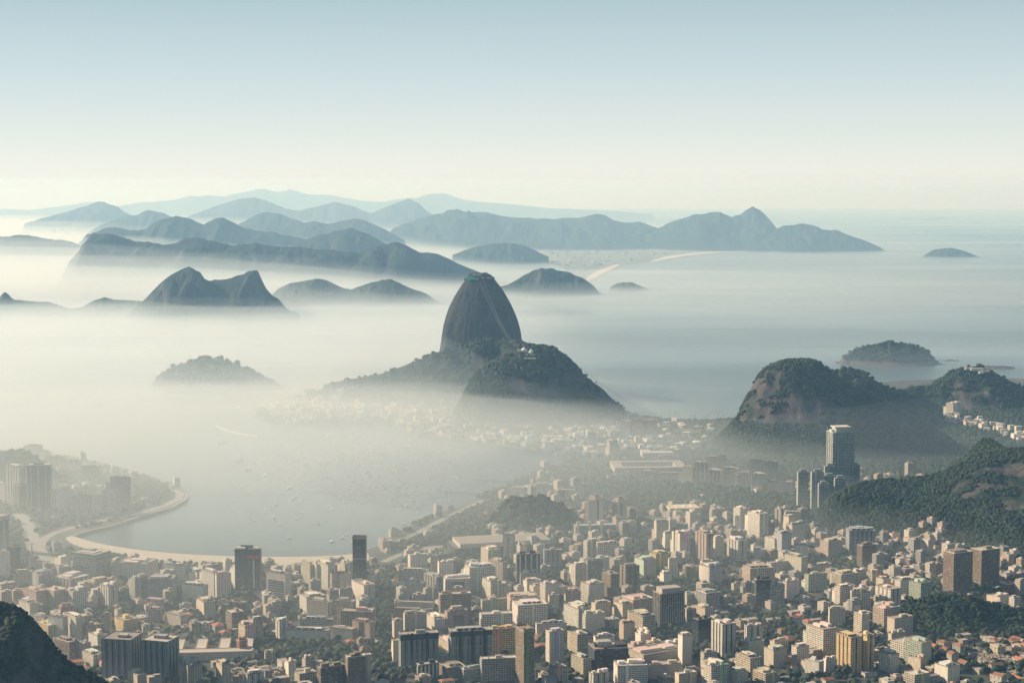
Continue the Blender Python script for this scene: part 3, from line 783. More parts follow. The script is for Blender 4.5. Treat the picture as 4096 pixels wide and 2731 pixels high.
def building(u0, uc, u1, vt, vb, style, colk, name='apartment_building', cat='apartment block', label=None, zg=None, yawd=26, group=None, roofs=True, short=None, world=None, height=None):
    if world is None:
        x, y, yaw, La, Lb = footprint(u0, uc, u1, vb, yawd, GZ if zg is None else zg)
        zt = at(uc, vt, y)[1]
    else:
        x, y, yaw, La, Lb = world; zt = GZ + height
    z0 = (GZ if zg is None else zg) - 1.5
    H = max(6.0, zt - z0)
    rnd = random.Random(int(x * 7 + y * 13))
    base, cname = COL[colk]
    k = rnd.uniform(.88, 1.1)
    col = tuple(min(.75, c * k * 1.02 * rnd.uniform(.97, 1.03)) for c in base)
    root = bpy.data.objects.new(name, None); C.objects.link(root)
    root.location = (x, y, z0); root.rotation_euler = (0, 0, yaw)
    near = y < 3150
    floors = max(2, round((H - 1.5) / 3.05))
    parts_extra = None
    if style == 'v':
        plan, pats = notched(La, Lb) if min(La, Lb) > 9 else (rect(La, Lb), ['grid', 'small', 'grid', 'grid'])
        me = body_mesh(plan, H, pats)
    elif style == 'b':
        if near:
            me = body_mesh(rect(La, Lb), H, ['recess'] * 4)
        else:
            me = body_mesh(rect(La, Lb), H, ['recess'] * 4, (1.0, 1.45))
    elif style == 'l':      # bands on the narrow side, bare gable wall on the other
        me = body_mesh(rect(La, Lb), H, ['blank', 'blank', 'blank', 'recess'])
    elif style == 'n':
        me = body_mesh(rect(La, Lb), H, ['small', 'blank', 'small', 'blank'])
    elif style == 'd':
        me = body_mesh(rect(La, Lb), H, ['glass'] * 4)
    elif style == 'o':
        me = body_mesh(rect(La, Lb), H, ['office'] * 4)
    else:
        s_ = rnd.random()
        me = body_mesh(rect(La, Lb), H, ['grid', 'small', 'grid', 'blank' if s_ < .3 else 'grid'])
    wall = kid(root, 'wall', me, (0, 0, 0), (1, 1, 1), col)
    if style == 'b' and near:
        for f in range(1, floors):
            kid(root, 'balcony', BOX, (La / 2, Lb / 2, H - f * 3.05), (La + 2.0, Lb + 2.0, 1.15), tuple(c * rnd.uniform(.94, 1.06) for c in col))
    if style == 'l':
        for f in range(1, floors):
            kid(root, 'ledge', BOX, (-.45, Lb / 2, H - f * 3.05), (.9, Lb - 1.0, 1.2), tuple(min(.8, c * 1.08) for c in col))
    if style in 'gb' and rnd.random() < .45 and La > 12:
        kid(root, 'stair_column', BOX, (La * rnd.choice([.32, .5, .68]), -.35, 0), (rnd.uniform(2.4, 4.2), 1.9, H + rnd.uniform(1.5, 4)), tuple(min(.75, c * rnd.choice([.6, 1.12, 1.2])) for c in col))
    if style in 'gbn' and rnd.random() < .5:
        wl2, wd2, wh2 = La * rnd.uniform(.45, .8), rnd.uniform(8, 14), H * rnd.uniform(.55, 1.0)
        ox2 = (La - wl2) * rnd.random()
        wg = kid(root, 'rear_wing', body_mesh(rect(wl2, wd2), wh2, ['grid', 'small', 'grid', 'blank' if rnd.random() < .5 else 'grid']), (ox2, Lb + .01, 0), (1, 1, 1), col)
        kid(root, 'roof', PARA, (ox2 + wl2 / 2, Lb + wd2 / 2 + .35, wh2), (wl2 + .4, wd2 - .2, 1.2), (.42, .37, .31))
    rc = rnd.choice([(.40, .35, .29), (.50, .44, .37), (.30, .27, .24), (.56, .50, .43), (.38, .30, .24)])
    if roofs:
        rf = kid(root, 'roof', PARA, (La / 2, Lb / 2, H), (La + .5, Lb + .5, 1.3), rc)
        lo = min(La, Lb)
        if lo > 8.5:
            if style in 'gbvn' and rnd.random() < .5:
                kid(root, 'penthouse', PENT, (La * rnd.uniform(.45, .55), Lb * rnd.uniform(.5, .6), H + .3), (La * rnd.uniform(.55, .75), Lb * rnd.uniform(.5, .7), 3.2), col, on=rf)
            nb = rnd.randint(1, 3) if La * Lb > 250 else rnd.randint(1, 2)
            for q in range(nb):
                w_, d_ = rnd.uniform(.18, .34) * La, rnd.uniform(.25, .5) * Lb
                px_ = La * (q + .5) / nb + rnd.uniform(-.08, .08) * La
                py_ = Lb * rnd.uniform(.35, .65)
                px_ = min(max(px_, w_ / 2 + .8), La - w_ / 2 - .8); py_ = min(max(py_, d_ / 2 + .8), Lb - d_ / 2 - .8)
                h_ = rnd.uniform(2.6, 5.2)
                kid(root, 'rooftop_room', BOX, (px_, py_, H + .32), (w_, d_, h_), tuple(min(.8, c * rnd.uniform(.95, 1.2)) for c in col), on=rf)
            if rnd.random() < .6 and near:
                kid(root, 'water_tank', TANK, (La * rnd.uniform(.2, .8), Lb * rnd.uniform(.12, .22) + .6, H + .32), (2.2, 2.2, 2.4), (.45, .42, .38), on=rf)
    tag(root, label, cat, group)
    cx, cy = x + La / 2 * math.cos(yaw) - Lb / 2 * math.sin(yaw), y + La / 2 * math.sin(yaw) + Lb / 2 * math.cos(yaw)
    FOOT.append((cx, cy, max(La, Lb) * .5 + 3, La, Lb, yaw, H))
    BUILT.append(dict(o=root, x=cx, y=cy, H=H, floors=floors, col=cname, style=style, label=label, short=short, px=to_px(cx, cy, z0 + H * .6), kind=name))
    return root, La, Lb, H, col

FEAT = {'g': ('rows of windows', 'even windows', 'a plain facade of windows'), 'b': ('balcony bands', 'wrapping balconies', 'banded balconies'), 'v': ('upright recesses', 'vertical strips', 'deep vertical slots'),
        'l': ('a bare gable wall', 'a blank side wall', 'a windowless flank'), 'n': ('mostly bare walls', 'nearly blank walls', 'few small windows'), 'd': ('dark glass walls',) * 3, 'o': ('a grid of wide windows',) * 3}

REG = {'A': (0, 1750, 700 / 2195), 'B': (0, 2200, 800 / 2352), 'C': (700, 2100, 800 / 1988), 'D': (1400, 2100, 800 / 1988), 'E': (2100, 2100, 800 / 1988), 'F': (2800, 2000, 700 / 1502),
       'G': (3400, 2100, 696 / 1730), 'H': (2000, 1650, 1000 / 2352), 'I': (2600, 1250, 1496 / 2352)}
T = {}
T['A'] = '''100 250 330 372 880 v w|175 240 338 612 900 v t|-30 60 105 585 810 g w|555 690 715 690 900 g g|715 850 862 655 925 g w|870 985 1000 800 940 g w|1000 1150 1165 735 965 g c|1155 1290 1300 712 965 g c|1290 1440 1450 672 955 g w|
1405 1610 1640 505 940 b g|345 520 540 100 330 n c|505 625 640 178 340 n c|590 740 770 240 470 g c|740 830 850 272 470 g e|850 1020 1035 290 500 n w|1045 1255 1268 362 570 g s|650 720 740 402 500 g w|740 890 900 405 520 g g|900 1030 1045 425 520 g p|100 215 262 1375 1660 d k|-10 100 130 1445 1760 n w'''
T['B'] = '''650 720 820 112 270 n w|1365 1718 1852 168 360 g w|1930 2040 2052 172 345 g w|2042 2165 2205 218 400 n w|2215 2310 2355 268 420 n w|1545 1592 1745 332 590 g g|1742 2030 2080 345 600 g g|1040 1110 1290 372 560 g p|200 370 385 252 450 g p|
385 480 620 292 450 g g|-20 20 170 402 600 o w|285 430 550 492 710 g p|550 640 765 482 710 g p|785 860 1020 492 715 g w|1185 1280 1385 432 665 v w|1020 1080 1145 572 660 n w|700 722 855 662 790 b r|235 355 440 632 830 g w|380 520 580 792 900 b w|
450 572 582 892 1060 b y|585 745 800 795 1060 g w|770 900 990 805 1070 g w|960 1020 1180 902 1075 b p|1230 1298 1312 762 980 n p|1350 1385 1430 702 850 g w|1370 1465 1620 832 985 g y|1565 1700 1760 825 950 b w|1755 1880 1920 702 850 g p|1690 1935 1995 612 700 n p|
1945 2125 2205 775 905 n c|1050 1150 1260 1012 1160 g w|650 820 925 1085 1310 b t|890 930 1060 1112 1290 g c|980 1100 1215 1242 1390 b w|1320 1420 1490 1402 1530 n c|1495 1618 1628 1472 1600 g c|2110 2150 2350 1345 1590 g c|625 830 1040 348 470 v w'''
T['C'] = '''270 390 460 482 720 g w|395 415 555 492 730 g w|555 600 606 442 640 n w|130 220 300 472 610 n w|0 110 125 402 590 g w|78 286 292 607 785 g w|1265 1345 1352 397 610 b c|1345 1408 1416 392 620 n c|1405 1522 1530 397 650 g w|1505 1560 1640 482 660 g c|
1640 1690 1760 387 640 g c|1700 1758 1770 492 670 n p|1805 1950 1990 492 680 g w|1775 1880 1990 602 760 g w|1240 1310 1500 722 905 g w|1315 1522 1530 772 940 g c|1600 1770 1800 762 1020 g c|1245 1562 1570 942 1065 b g|1125 1528 1534 1052 1165 g w|1534 1758 1764 1040 1160 g w|
535 680 715 772 935 b t|520 570 680 872 1065 b t|225 290 400 772 930 n c|640 700 785 1002 1190 b c|750 780 870 942 1180 b c|1000 1040 1130 962 1150 v w|615 640 720 1152 1300 v r|1100 1130 1205 1362 1505 n w|1270 1300 1370 1332 1470 b c|890 900 995 1272 1365 g c|
415 470 550 1392 1600 n c|690 720 880 1482 1620 v w|1890 1896 1945 1292 1610 n c|50 130 265 1402 1610 g c|1195 1240 1405 1482 1620 b c|735 745 820 1262 1330 g w|1630 1640 1760 640 760 g g'''
T['D'] = '''575 600 760 302 460 n w|805 870 882 312 510 b c|880 886 1030 372 550 n w|500 768 775 457 620 g c|490 728 735 582 740 g g|735 858 865 522 740 v g|1145 1190 1440 427 660 b w|1305 1375 1490 252 450 b c|1380 1520 1560 372 580 g c|1520 1620 1640 102 350 v w|1640 1690 1765 202 370 g w|
1765 1808 1815 132 300 g g|1690 1697 1950 482 620 b g|1320 1400 1500 562 740 b w|1395 1490 1605 612 730 n c|1720 1760 1900 562 700 n w|1305 1330 1560 752 900 g c|1560 1600 1880 732 880 g c|885 900 1200 692 915 b t|480 820 830 772 870 b c|445 690 700 832 930 g r|530 545 760 892 1080 g c|
420 440 530 962 1150 n c|765 862 870 942 1070 g w|865 958 965 942 1040 n c|1290 1310 1610 892 1030 b w|1615 1670 1960 802 1000 b w|1385 1392 1645 1042 1310 b y|415 430 470 1152 1350 n c|880 982 990 1167 1280 b c|885 900 975 1292 1420 n c|890 960 1145 1422 1550 b t|1300 1310 1420 752 860 g c|1100 1130 1300 1440 1560 g g'''
T['E'] = '''1280 1305 1425 -28 220 n c|585 620 740 162 350 b w|695 720 935 192 360 b w|455 500 610 402 660 b w|610 620 770 362 580 g g|150 205 340 592 810 l w|230 242 340 702 840 n c|410 430 550 662 800 b c|555 640 785 592 790 l w|770 850 930 492 760 b t|940 1000 1135 417 660 v t|
1090 1180 1300 352 530 g s|1240 1300 1425 292 480 b y|1420 1430 1520 342 540 n c|1340 1380 1455 482 600 n w|1370 1392 1465 82 260 n w|1865 1880 1965 152 300 b w|1730 1820 1945 422 610 n w|1700 1800 1925 682 880 b g|1590 1610 1700 842 980 g p|1690 1790 1870 832 930 g c|1670 1720 1845 942 1170 d k|
385 530 650 832 1065 g w|570 605 790 892 1085 l w|660 700 850 782 960 n c|885 970 1070 792 975 n c|795 860 935 942 1060 b g|935 980 1090 982 1160 n p|1030 1170 1290 912 1100 b c|960 1075 1270 747 910 g p|105 115 410 982 1110 g w|440 520 625 1092 1290 b c|680 700 890 1112 1230 n w|
1020 1080 1195 1202 1330 n p|1095 1150 1250 1092 1220 g w|1205 1240 1350 1162 1260 g c|1520 1563 1660 1102 1390 g w|1020 1180 1550 1292 1400 g c|885 920 1210 1402 1620 b w|1215 1240 1550 1392 1530 g c|465 580 650 1332 1520 b c|238 300 420 1422 1620 b c|635 680 835 1482 1620 v w|
1490 1530 1700 1482 1600 g c|1750 1780 1900 1272 1440 b c|1780 1850 1990 1402 1620 b w|1110 1180 1240 1060 1150 g w|1360 1400 1520 1220 1290 g c|0 80 110 1440 1560 g c|1350 1400 1560 1180 1250 n w'''
T['F'] = '''290 345 400 77 240 b w|345 402 416 87 262 b w|410 510 580 122 335 b w|640 690 720 82 262 v c|720 730 860 112 230 n c|715 760 820 147 300 n c|760 790 900 212 352 n c|1350 1390 1500 392 590 b t|560 640 715 332 485 b w|635 700 780 292 500 n g|810 820 925 387 500 n w|1030 1100 1215 362 495 g p|
230 325 400 352 545 v w|110 130 200 322 480 b w|25 80 180 572 745 b w|370 430 620 592 755 b p|570 610 760 542 670 b w|590 600 720 732 905 o g|710 745 850 702 875 l w|900 930 1080 642 790 b s|1130 1210 1350 642 775 b c|1155 1200 1290 752 915 b w|1290 1300 1450 782 935 b w|
918 1055 1165 1112 1370 b w|380 400 535 1082 1250 v w|365 415 545 1222 1380 l s|550 630 730 1292 1440 n c|785 830 930 1262 1430 g w|905 1020 1060 1392 1505 g w|1060 1080 1170 1372 1480 n w|310 430 520 1362 1540 b c|20 150 240 1422 1610 b w|245 320 410 1482 1610 n c|460 560 650 1492 1610 b e|
1100 1110 1240 932 1080 n c|1300 1340 1420 620 720 g w|990 1010 1120 560 680 g c|0 20 110 530 640 g c|600 640 760 1220 1300 g e|870 900 1000 700 770 g w|1440 1460 1500 620 720 b c'''
T['G'] = '''595 700 800 582 760 b s|255 400 500 642 825 v w|235 335 485 832 1030 b c|370 440 615 932 1120 n c|370 412 550 1082 1200 n c|415 612 730 1202 1370 b w|540 710 800 1172 1430 l s|845 970 1080 1412 1570 n w|545 640 780 1492 1620 b c|290 395 480 1292 1470 g w|1515 1560 1640 592 720 b r|1400 1490 1600 722 810 n c|
170 220 300 472 600 b c|445 500 630 552 680 g w|260 330 400 542 650 n c|30 80 180 630 770 g w|640 700 760 1330 1450 g c|1560 1600 1680 520 600 b r'''
T['H'] = '''1140 1228 1240 88 230 g c|1245 1340 1350 78 230 g c|1350 1470 1480 82 230 g c|1260 1275 1335 237 290 g w|1345 1440 1450 232 295 g w|1195 1290 1310 297 355 b w|1000 1030 1105 277 420 g c|270 300 360 232 285 g w|400 420 505 292 370 g w|515 590 600 277 350 g w|600 730 740 277 350 g w|1490 1680 1690 422 475 g g|
1110 1168 1175 582 660 g g|1320 1460 1470 562 660 g c|1470 1712 1720 584 660 g e|1720 1810 1830 517 675 g c|1830 1975 1985 482 680 v w|1935 2050 2060 427 560 b c|2060 2118 2125 407 550 g c|1960 2088 2100 552 700 v w|2095 2238 2250 532 712 b w|2230 2350 2360 572 730 b w|80 310 320 722 790 g w|310 488 500 682 800 g w|490 762 770 742 835 g w|
930 1000 1010 320 400 g c|830 900 910 190 300 g g|1640 1880 1890 180 215 g e|1620 1800 1810 235 275 g g|1440 1560 1570 335 380 g w|1540 1640 1650 290 340 g g|1780 1890 1900 300 350 g g'''
T['I'] = '''625 718 725 932 1040 b g|722 798 805 937 1062 b g|640 733 740 1022 1135 b w|735 822 830 1072 1142 g e|825 905 911 1074 1150 g w|1863 1905 1950 572 668 b w'''
YAW = {'A': 55, 'B': 40, 'C': 30, 'D': 24, 'E': 26, 'F': 28, 'G': 30, 'H': 60, 'I': 60}
for reg, txt in T.items():
    ox, oy, sc = REG[reg]
    for row in txt.replace('\n', '').split('|'):
        q = row.split(); a = [float(t) for t in q[:5]]
        building(ox + a[0] * sc, ox + a[1] * sc, ox + a[2] * sc, oy + a[3] * sc, oy + a[4] * sc, q[5], q[6], yawd=YAW[reg], group='apartment blocks of the bay district')

# ---- landmarks: each has a label of its own and names its neighbours
def mark(reg, u0, uc, u1, vt, vb, style, colk, short, label, name='tower_block', cat='tower', **kw):
    ox, oy, sc = REG[reg]
    return building(ox + u0 * sc, ox + uc * sc, ox + u1 * sc, oy + vt * sc, oy + vb * sc, style, colk, name, cat, label, short=short, yawd=YAW[reg], **kw)

def fins(root, La, Lb, H, nx, ny, col, wdt=.9, d=.8, z0=4.0):
    for k in range(nx): kid(root, 'fin', BOX, (La * (k + .5) / nx, -d / 2, z0), (wdt, d, H - z0 - 1.0), col)
    for k in range(ny): kid(root, 'fin', BOX, (-d / 2, Lb * (k + .5) / ny, z0), (d, wdt, H - z0 - 1.0), col)

WHT, CRM = (.66, .6, .52), (.56, .48, .38)
r, La, Lb, H, c = mark('A', 372, 630, 657, 345, 915, 'd', 'k', 'dark glass tower on the point', 'tall dark glass tower with pale upright stripes behind the left end of the bay')
fins(r, La, Lb, H, 0, 3, (.30, .31, .30), 1.6, .8)
r, La, Lb, H, c = mark('A', -60, 12, 108, 1040, 1420, 'd', 'k', 'half-cut dark tower at the frame edge', 'dark slab tower with a broad tan stripe, cut by the left frame edge')
kid(r, 'stripe', BOX, (La * .42, -.5, 0), (La * .3, 1.0, H + 3), (.33, .27, .22))
kid(r, 'crown', BOX, (La / 2, Lb / 2, H + 1.32), (La + 1.5, Lb + 1.5, 7), (.4, .33, .28))
r, La, Lb, H, c = mark('B', 875, 1130, 1300, 58, 350, 'o', 'g', 'broad grid office block', 'broad grey office block with a grid of dark windows beside the beach', 'office_building', 'office block')
kid(r, 'roof_deck', BOX, (La * .45, Lb * .5, H + .4), (La * .55, Lb * .6, 2.0), (.62, .55, .46))
for k in range(9): kid(r, 'ledge', BOX, (La / 2, Lb / 2, 4 + k * (H - 6) / 9), (La + 1.6, Lb + 1.6, 1.3), (.40, .40, .38))
r, La, Lb, H, c = mark('C', 605, 845, 862, 240, 650, 'd', 'k', 'dark red-topped tower by the beach', 'dark glass office tower with a red band and white stripe before the beach', 'office_building', 'office tower')
kid(r, 'red_frame', BOX, (-.5, Lb * .25, H - 16), (1.0, Lb * .5, 6), (.42, .09, .08))
kid(r, 'white_stripe', BOX, (-.6, Lb * .24, 6), (1.0, 2.2, H - 24), (.72, .72, .7))
kid(r, 'dark_core', BOX, (-.7, Lb * .52, 2), (1.2, 3.0, H), (.03, .03, .03))
kid(r, 'roof_deck', BOX, (La * .5, Lb * .76, H + .4), (La * .8, Lb * .38, 1.8), (.62, .56, .46))
kid(r, 'roof_deck', BOX, (La * .5, Lb * .26, H + .4), (La * .8, Lb * .36, 1.8), (.62, .56, .46))
kid(r, 'side_strip', BOX, (La / 2, -.4, 2), (La * .8, .8, H - 6), (.36, .16, .13))
r, La, Lb, H, c = mark('C', 915, 1100, 1150, 490, 775, 'n', 'w', 'stepped white office block', 'white office block with a grid of loggias below and a blank upper wall', 'office_building', 'office block')
for k in range(8): kid(r, 'loggia', BOX, (-.3, Lb * .5, 6 + k * 4.2), (1.0, Lb * .8, 2.4), (.10, .10, .10))
r, La, Lb, H, c = mark('C', 1770, 1893, 1908, 142, 680, 'd', 'b', 'slim dark tower by the beach', 'slim dark brown tower standing alone at the right end of the beach', 'office_building', 'office tower')
kid(r, 'pale_band', BOX, (La / 2, Lb / 2, H * .64), (La + .8, Lb + .8, 1.4), (.34, .28, .22))
kid(r, 'roof_rim', PARA, (La / 2, Lb / 2, H + 1.32), (La + 1.2, Lb + 1.2, 4), (.36, .29, .23))
r, La, Lb, H, c = mark('B', 1220, 1540, 1680, 1062, 1545, 'v', 'g', 'left one of the grey twin blocks', 'left one of two grey twin tower blocks with dark slots near the dark hill')
r, La, Lb, H, c = mark('B', 1682, 1975, 2110, 1082, 1560, 'v', 'g', 'right one of the grey twin blocks', 'right one of two grey twin tower blocks with dark slots')
r, La, Lb, H, c = mark('D', 485, 505, 875, 1092, 1440, 'v', 'g', 'dark-slotted slab left of its twin', 'wide grey slab block with dark vertical shafts, left one of a pair')
for k in (.3, .7): kid(r, 'dark_shaft', BOX, (La * k, -.4, 0), (La * .07, 1.0, H + 2), (.045, .05, .05))
kid(r, 'dark_crown', BOX, (La / 2, Lb / 2, H - 8), (La + .9, Lb + .9, 8), (.07, .07, .07))
r, La, Lb, H, c = mark('D', 980, 1005, 1405, 1062, 1440, 'v', 'g', 'dark-slotted slab right of its twin', 'wide grey slab block with dark vertical shafts, right one of a pair')
for k in (.22, .52, .82): kid(r, 'dark_shaft', BOX, (La * k, -.4, 0), (La * .06, 1.0, H + 2), (.045, .05, .05))
kid(r, 'dark_crown', BOX, (La / 2, Lb / 2, H - 7), (La + .9, Lb + .9, 7), (.08, .08, .08))
r, La, Lb, H, c = mark('D', 1650, 1730, 1825, 1062, 1620, 'b', 't', 'tall brown tower in front', 'tall narrow brown tower with cream balconies rising from the bottom of the view')
kid(r, 'roof_rim', PARA, (La / 2, Lb / 2, H + 1.32), (La + 1.6, Lb + 1.6, 3), (.30, .23, .18))
r, La, Lb, H, c = mark('E', 205, 243, 385, 1062, 1410, 'g', 'w', 'slender white tower', 'slender bright white tower with a regular grid of dark windows')
for k in range(5): kid(r, 'fin', BOX, (La * (k + .5) / 5 - La * .1 + 1, -.3, 2), (1.0, .8, H - 2), (.7, .64, .56))
r, La, Lb, H, c = mark('E', 630, 690, 1018, 1235, 1510, 'b', 'k', 'dark green banded slab', 'wide dark glass slab with thin pale floor bands and a cream roof house', 'office_building', 'office block')
kid(r, 'roof_house', BOX, (La * .35, Lb * .5, H + 1.0), (La * .42, Lb * .4, 7), (.42, .38, .32))
r, La, Lb, H, c = mark('E', 1270, 1345, 1580, 690, 1030, 'o', 'k', 'dark office tower with fins', 'dark office tower with pale upright fins and a stepped concrete roof', 'office_building', 'office tower')
fins(r, La, Lb, H, 11, 5, (.48, .44, .38), .8, 1.0, 9)
kid(r, 'roof_house', BOX, (La * .5, Lb * .5, H + .4), (La * .8, Lb * .75, 8), (.42, .38, .33))
r, La, Lb, H, c = mark('D', 1650, 1662, 1885, 292, 610, 'd', 'k', 'dark striped glass block', 'dark glass block with white upright stripes and a bare cream end', 'office_building', 'office block')
fins(r, La, Lb, H, 4, 1, (.55, .52, .47), 2.2, .8)
r, La, Lb, H, c = mark('D', 920, 950, 1195, 542, 700, 'g', 'w', 'white framed block with dark middle', 'white framed block with a dark recessed middle and grey pitched roof house')
kid(r, 'dark_middle', BOX, (La * .5, -.3, 2), (La * .5, .9, H - 6), (.09, .095, .10))
r, La, Lb, H, c = mark('D', 945, 970, 1170, 862, 1040, 'b', 'p', 'stepped block with brown middle', 'stepped pinkish block with a brown recessed middle and rooftop house')
kid(r, 'brown_middle', BOX, (La * .55, -1.1, 2), (La * .5, 1.2, H - 8), (.10, .075, .06))
kid(r, 'rooftop_room', BOX, (La * .5, Lb * .5, H + 1.3), (La * .5, Lb * .6, 6), (.5, .4, .33))
r, La, Lb, H, c = mark('C', 1645, 1955, 1990, 865, 1060, 'b', 'p', 'wide pinkish slab', 'wide pinkish slab block with many stacked balconies and white side piers')
r, La, Lb, H, c = mark('C', 1765, 1940, 1985, 975, 1170, 'n', 'p', 'blank pinkish block with dark stair strip', 'blank pinkish block split by a dark strip of stair windows')
kid(r, 'stair_strip', BOX, (-.3, Lb * .5, 3), (.9, Lb * .22, H - 3), (.09, .085, .08))
r, La, Lb, H, c = mark('C', 1410, 1450, 1690, 1425, 1640, 'o', 't', 'brown framed block at the bottom', 'brown framed block with flat roof and rooftop plant at the bottom edge')
r, La, Lb, H, c = mark('C', 1700, 1722, 1890, 1315, 1640, 'b', 't', 'brown balcony tower at the bottom', 'brown balcony tower with dark round roof gear at the bottom edge')
r, La, Lb, H, c = mark('D', 1295, 1312, 1645, 1335, 1560, 'b', 'g', 'low grey slab left of the brown tower', 'low wide grey slab with dark window bands beside the tall brown tower')
r, La, Lb, H, c = mark('D', 660, 690, 880, 1392, 1560, 'd', 'k', 'low block with white fins', 'low dark block with white upright fins in front of the slotted slabs')
fins(r, La, Lb, H, 5, 1, (.55, .52, .47), 2.2, .8, 1)
r, La, Lb, H, c = mark('F', 1320, 1390, 1447, 985, 1215, 'l', 'c', 'blank cream tower', 'narrow cream tower with a tall bare sunlit side wall', )
r, La, Lb, H, c = mark('F', 1170, 1290, 1382, 1185, 1490, 'v', 'y', 'front yellow tower', 'front one of two bright yellow towers with stacked balconies')
r, La, Lb, H, c = mark('F', 1355, 1430, 1492, 1165, 1460, 'v', 'y', 'rear yellow tower', 'rear one of two bright yellow towers, half behind the first')
r, La, Lb, H, c = mark('F', 95, 190, 302, 1070, 1365, 'v', 'w', 'white tower with dark slots', 'white tower with dark vertical window slots and pale sunlit left side')
r, La, Lb, H, c = mark('F', 465, 482, 600, 685, 900, 'b', 'k', 'dark balcony block', 'dark stepped balcony block among cream neighbours')
r, La, Lb, H, c = mark('F', 1250, 1278, 1492, 265, 460, 'v', 'g', 'wide grey slab under the forest', 'wide grey slab block with a jagged roofline under the forest slope')
r, La, Lb, H, c = mark('F', 730, 868, 920, 495, 680, 'n', 'c', 'long bare cream wall', 'long low cream hall with a bare sunlit wall', 'hall', 'hall')
r, La, Lb, H, c = mark('E', 1465, 1545, 1640, 95, 330, 'g', 'w', 'white tower with two bare fins', 'white tower framed by two tall bare sunlit fins')
for k in (.12, .88): kid(r, 'fin', BOX, (-.8, Lb * k, 0), (1.8, Lb * .22, H + 2), (.68, .62, .53))
r, La, Lb, H, c = mark('E', 1690, 1800, 1866, 92, 375, 'v', 'p', 'tall tan tower', 'tall tan tower with white frame and rows of small windows')
r, La, Lb, H, c = mark('E', 180, 192, 362, 252, 460, 'v', 'g', 'grey tower with three window strips', 'grey tower with three dark upright window strips beside the dark striped block')
r, La, Lb, H, c = mark('G', 930, 1025, 1197, 285, 690, 'b', 't', 'front brown forest tower', 'front one of two tall brown towers against the dark forest')
r, La, Lb, H, c = mark('G', 1200, 1300, 1467, 255, 615, 'b', 't', 'rear brown forest tower', 'rear one of two tall brown towers against the dark forest')
# twin towers on the slab at the foot of the middle hill
for (u0, uc, u1, vt, vb, sh, lb) in ((830, 890, 968, 828, 1062, 'left slab-top twin tower', 'left one of two cream twin towers with stepped crowns beside the round green hill'),
                                     (1050, 1108, 1192, 846, 1052, 'right slab-top twin tower', 'right one of two cream twin towers with stepped crowns beside the round green hill')):
    r, La, Lb, H, c = mark('H', u0, uc, u1, vt, vb, 'g', 'w', sh, lb, roofs=False)
    kid(r, 'dark_strip', BOX, (La * .38, -.3, 0), (La * .16, .8, H - 2), (.10, .10, .10))
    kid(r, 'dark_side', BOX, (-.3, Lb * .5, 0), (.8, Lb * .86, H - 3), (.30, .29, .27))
    kid(r, 'crown', BOX, (La / 2, Lb / 2, H), (La * 1.06, Lb * 1.06, 3), CRM)
    kid(r, 'crown', BOX, (La / 2, Lb / 2, H + 3), (La * .72, Lb * .72, 4), CRM)
    kid(r, 'crown', BOX, (La / 2, Lb / 2, H + 7), (La * .4, Lb * .4, 3), (.3, .28, .25))
r, La, Lb, H, c = mark('H', 705, 712, 1208, 1062, 1185, 'b', 'g', 'long slab under the twin towers', 'long dark-windowed slab with white lift shafts under the cream twin towers', roofs=False)
for k in (.02, .24, .46, .76, .92): kid(r, 'lift_shaft', BOX, (La * k + 2, -1.6, 0), (La * .05, 3, H + 9), (.62, .57, .49))
# the cluster before the rocky hill
r, La, Lb, H, c = mark('I', 1105, 1145, 1277, 757, 1150, 'o', 'g', 'tallest tower with the flat cap', 'tallest dark tower with a cream flat cap standing before the rocky hill')
kid(r, 'penthouse', BOX, (La * .5, Lb * .5, H + 1.3), (La * .62, Lb * .62, 9), (.45, .42, .37))
kid(r, 'roof_cap', BOX, (La * .5, Lb * .5, H + 10.3), (La * .74, Lb * .74, 2.4), (.62, .55, .46))
fins(r, La, Lb, H, 6, 3, (.34, .34, .33), 1.2, 1.0)
CL = [(925, 930, 992, 1003, 1228, 'first'), (1010, 1015, 1087, 1003, 1245, 'second'), (1055, 1060, 1119, 1078, 1275, 'foremost'), (1093, 1098, 1156, 968, 1190, 'hidden'), (1088, 1093, 1156, 1028, 1240, 'middle'), (1155, 1160, 1221, 1043, 1278, 'third'), (1240, 1246, 1313, 962, 1140, 'apart')]
LBL = {'first': 'leftmost grey banded tower of the cluster below the rocky hill', 'second': 'grey banded tower directly right of the leftmost one in its cluster', 'foremost': 'lowest grey banded tower standing foremost in its cluster',
       'hidden': 'grey banded tower in front of the tallest dark tower', 'middle': 'grey banded tower between the foremost one and the tallest tower', 'third': 'grey banded tower right of the foremost one in its cluster', 'apart': 'grey banded tower standing apart right of the tallest dark tower'}
for u0, uc, u1, vt, vb, kk in CL:
    r, La, Lb, H, c = mark('I', u0, uc, u1, vt, vb, 'b', 'g', None, LBL[kk], group='cluster of grey banded towers', roofs=False)
    kid(r, 'roof', PARA, (La / 2, Lb / 2, H), (La + .6, Lb + .6, 1.3), (.4, .37, .33))
    kid(r, 'rooftop_room', BOX, (La * .5, Lb * .5, H + .3), (La * .6, Lb * .6, 6), (.36, .35, .33))

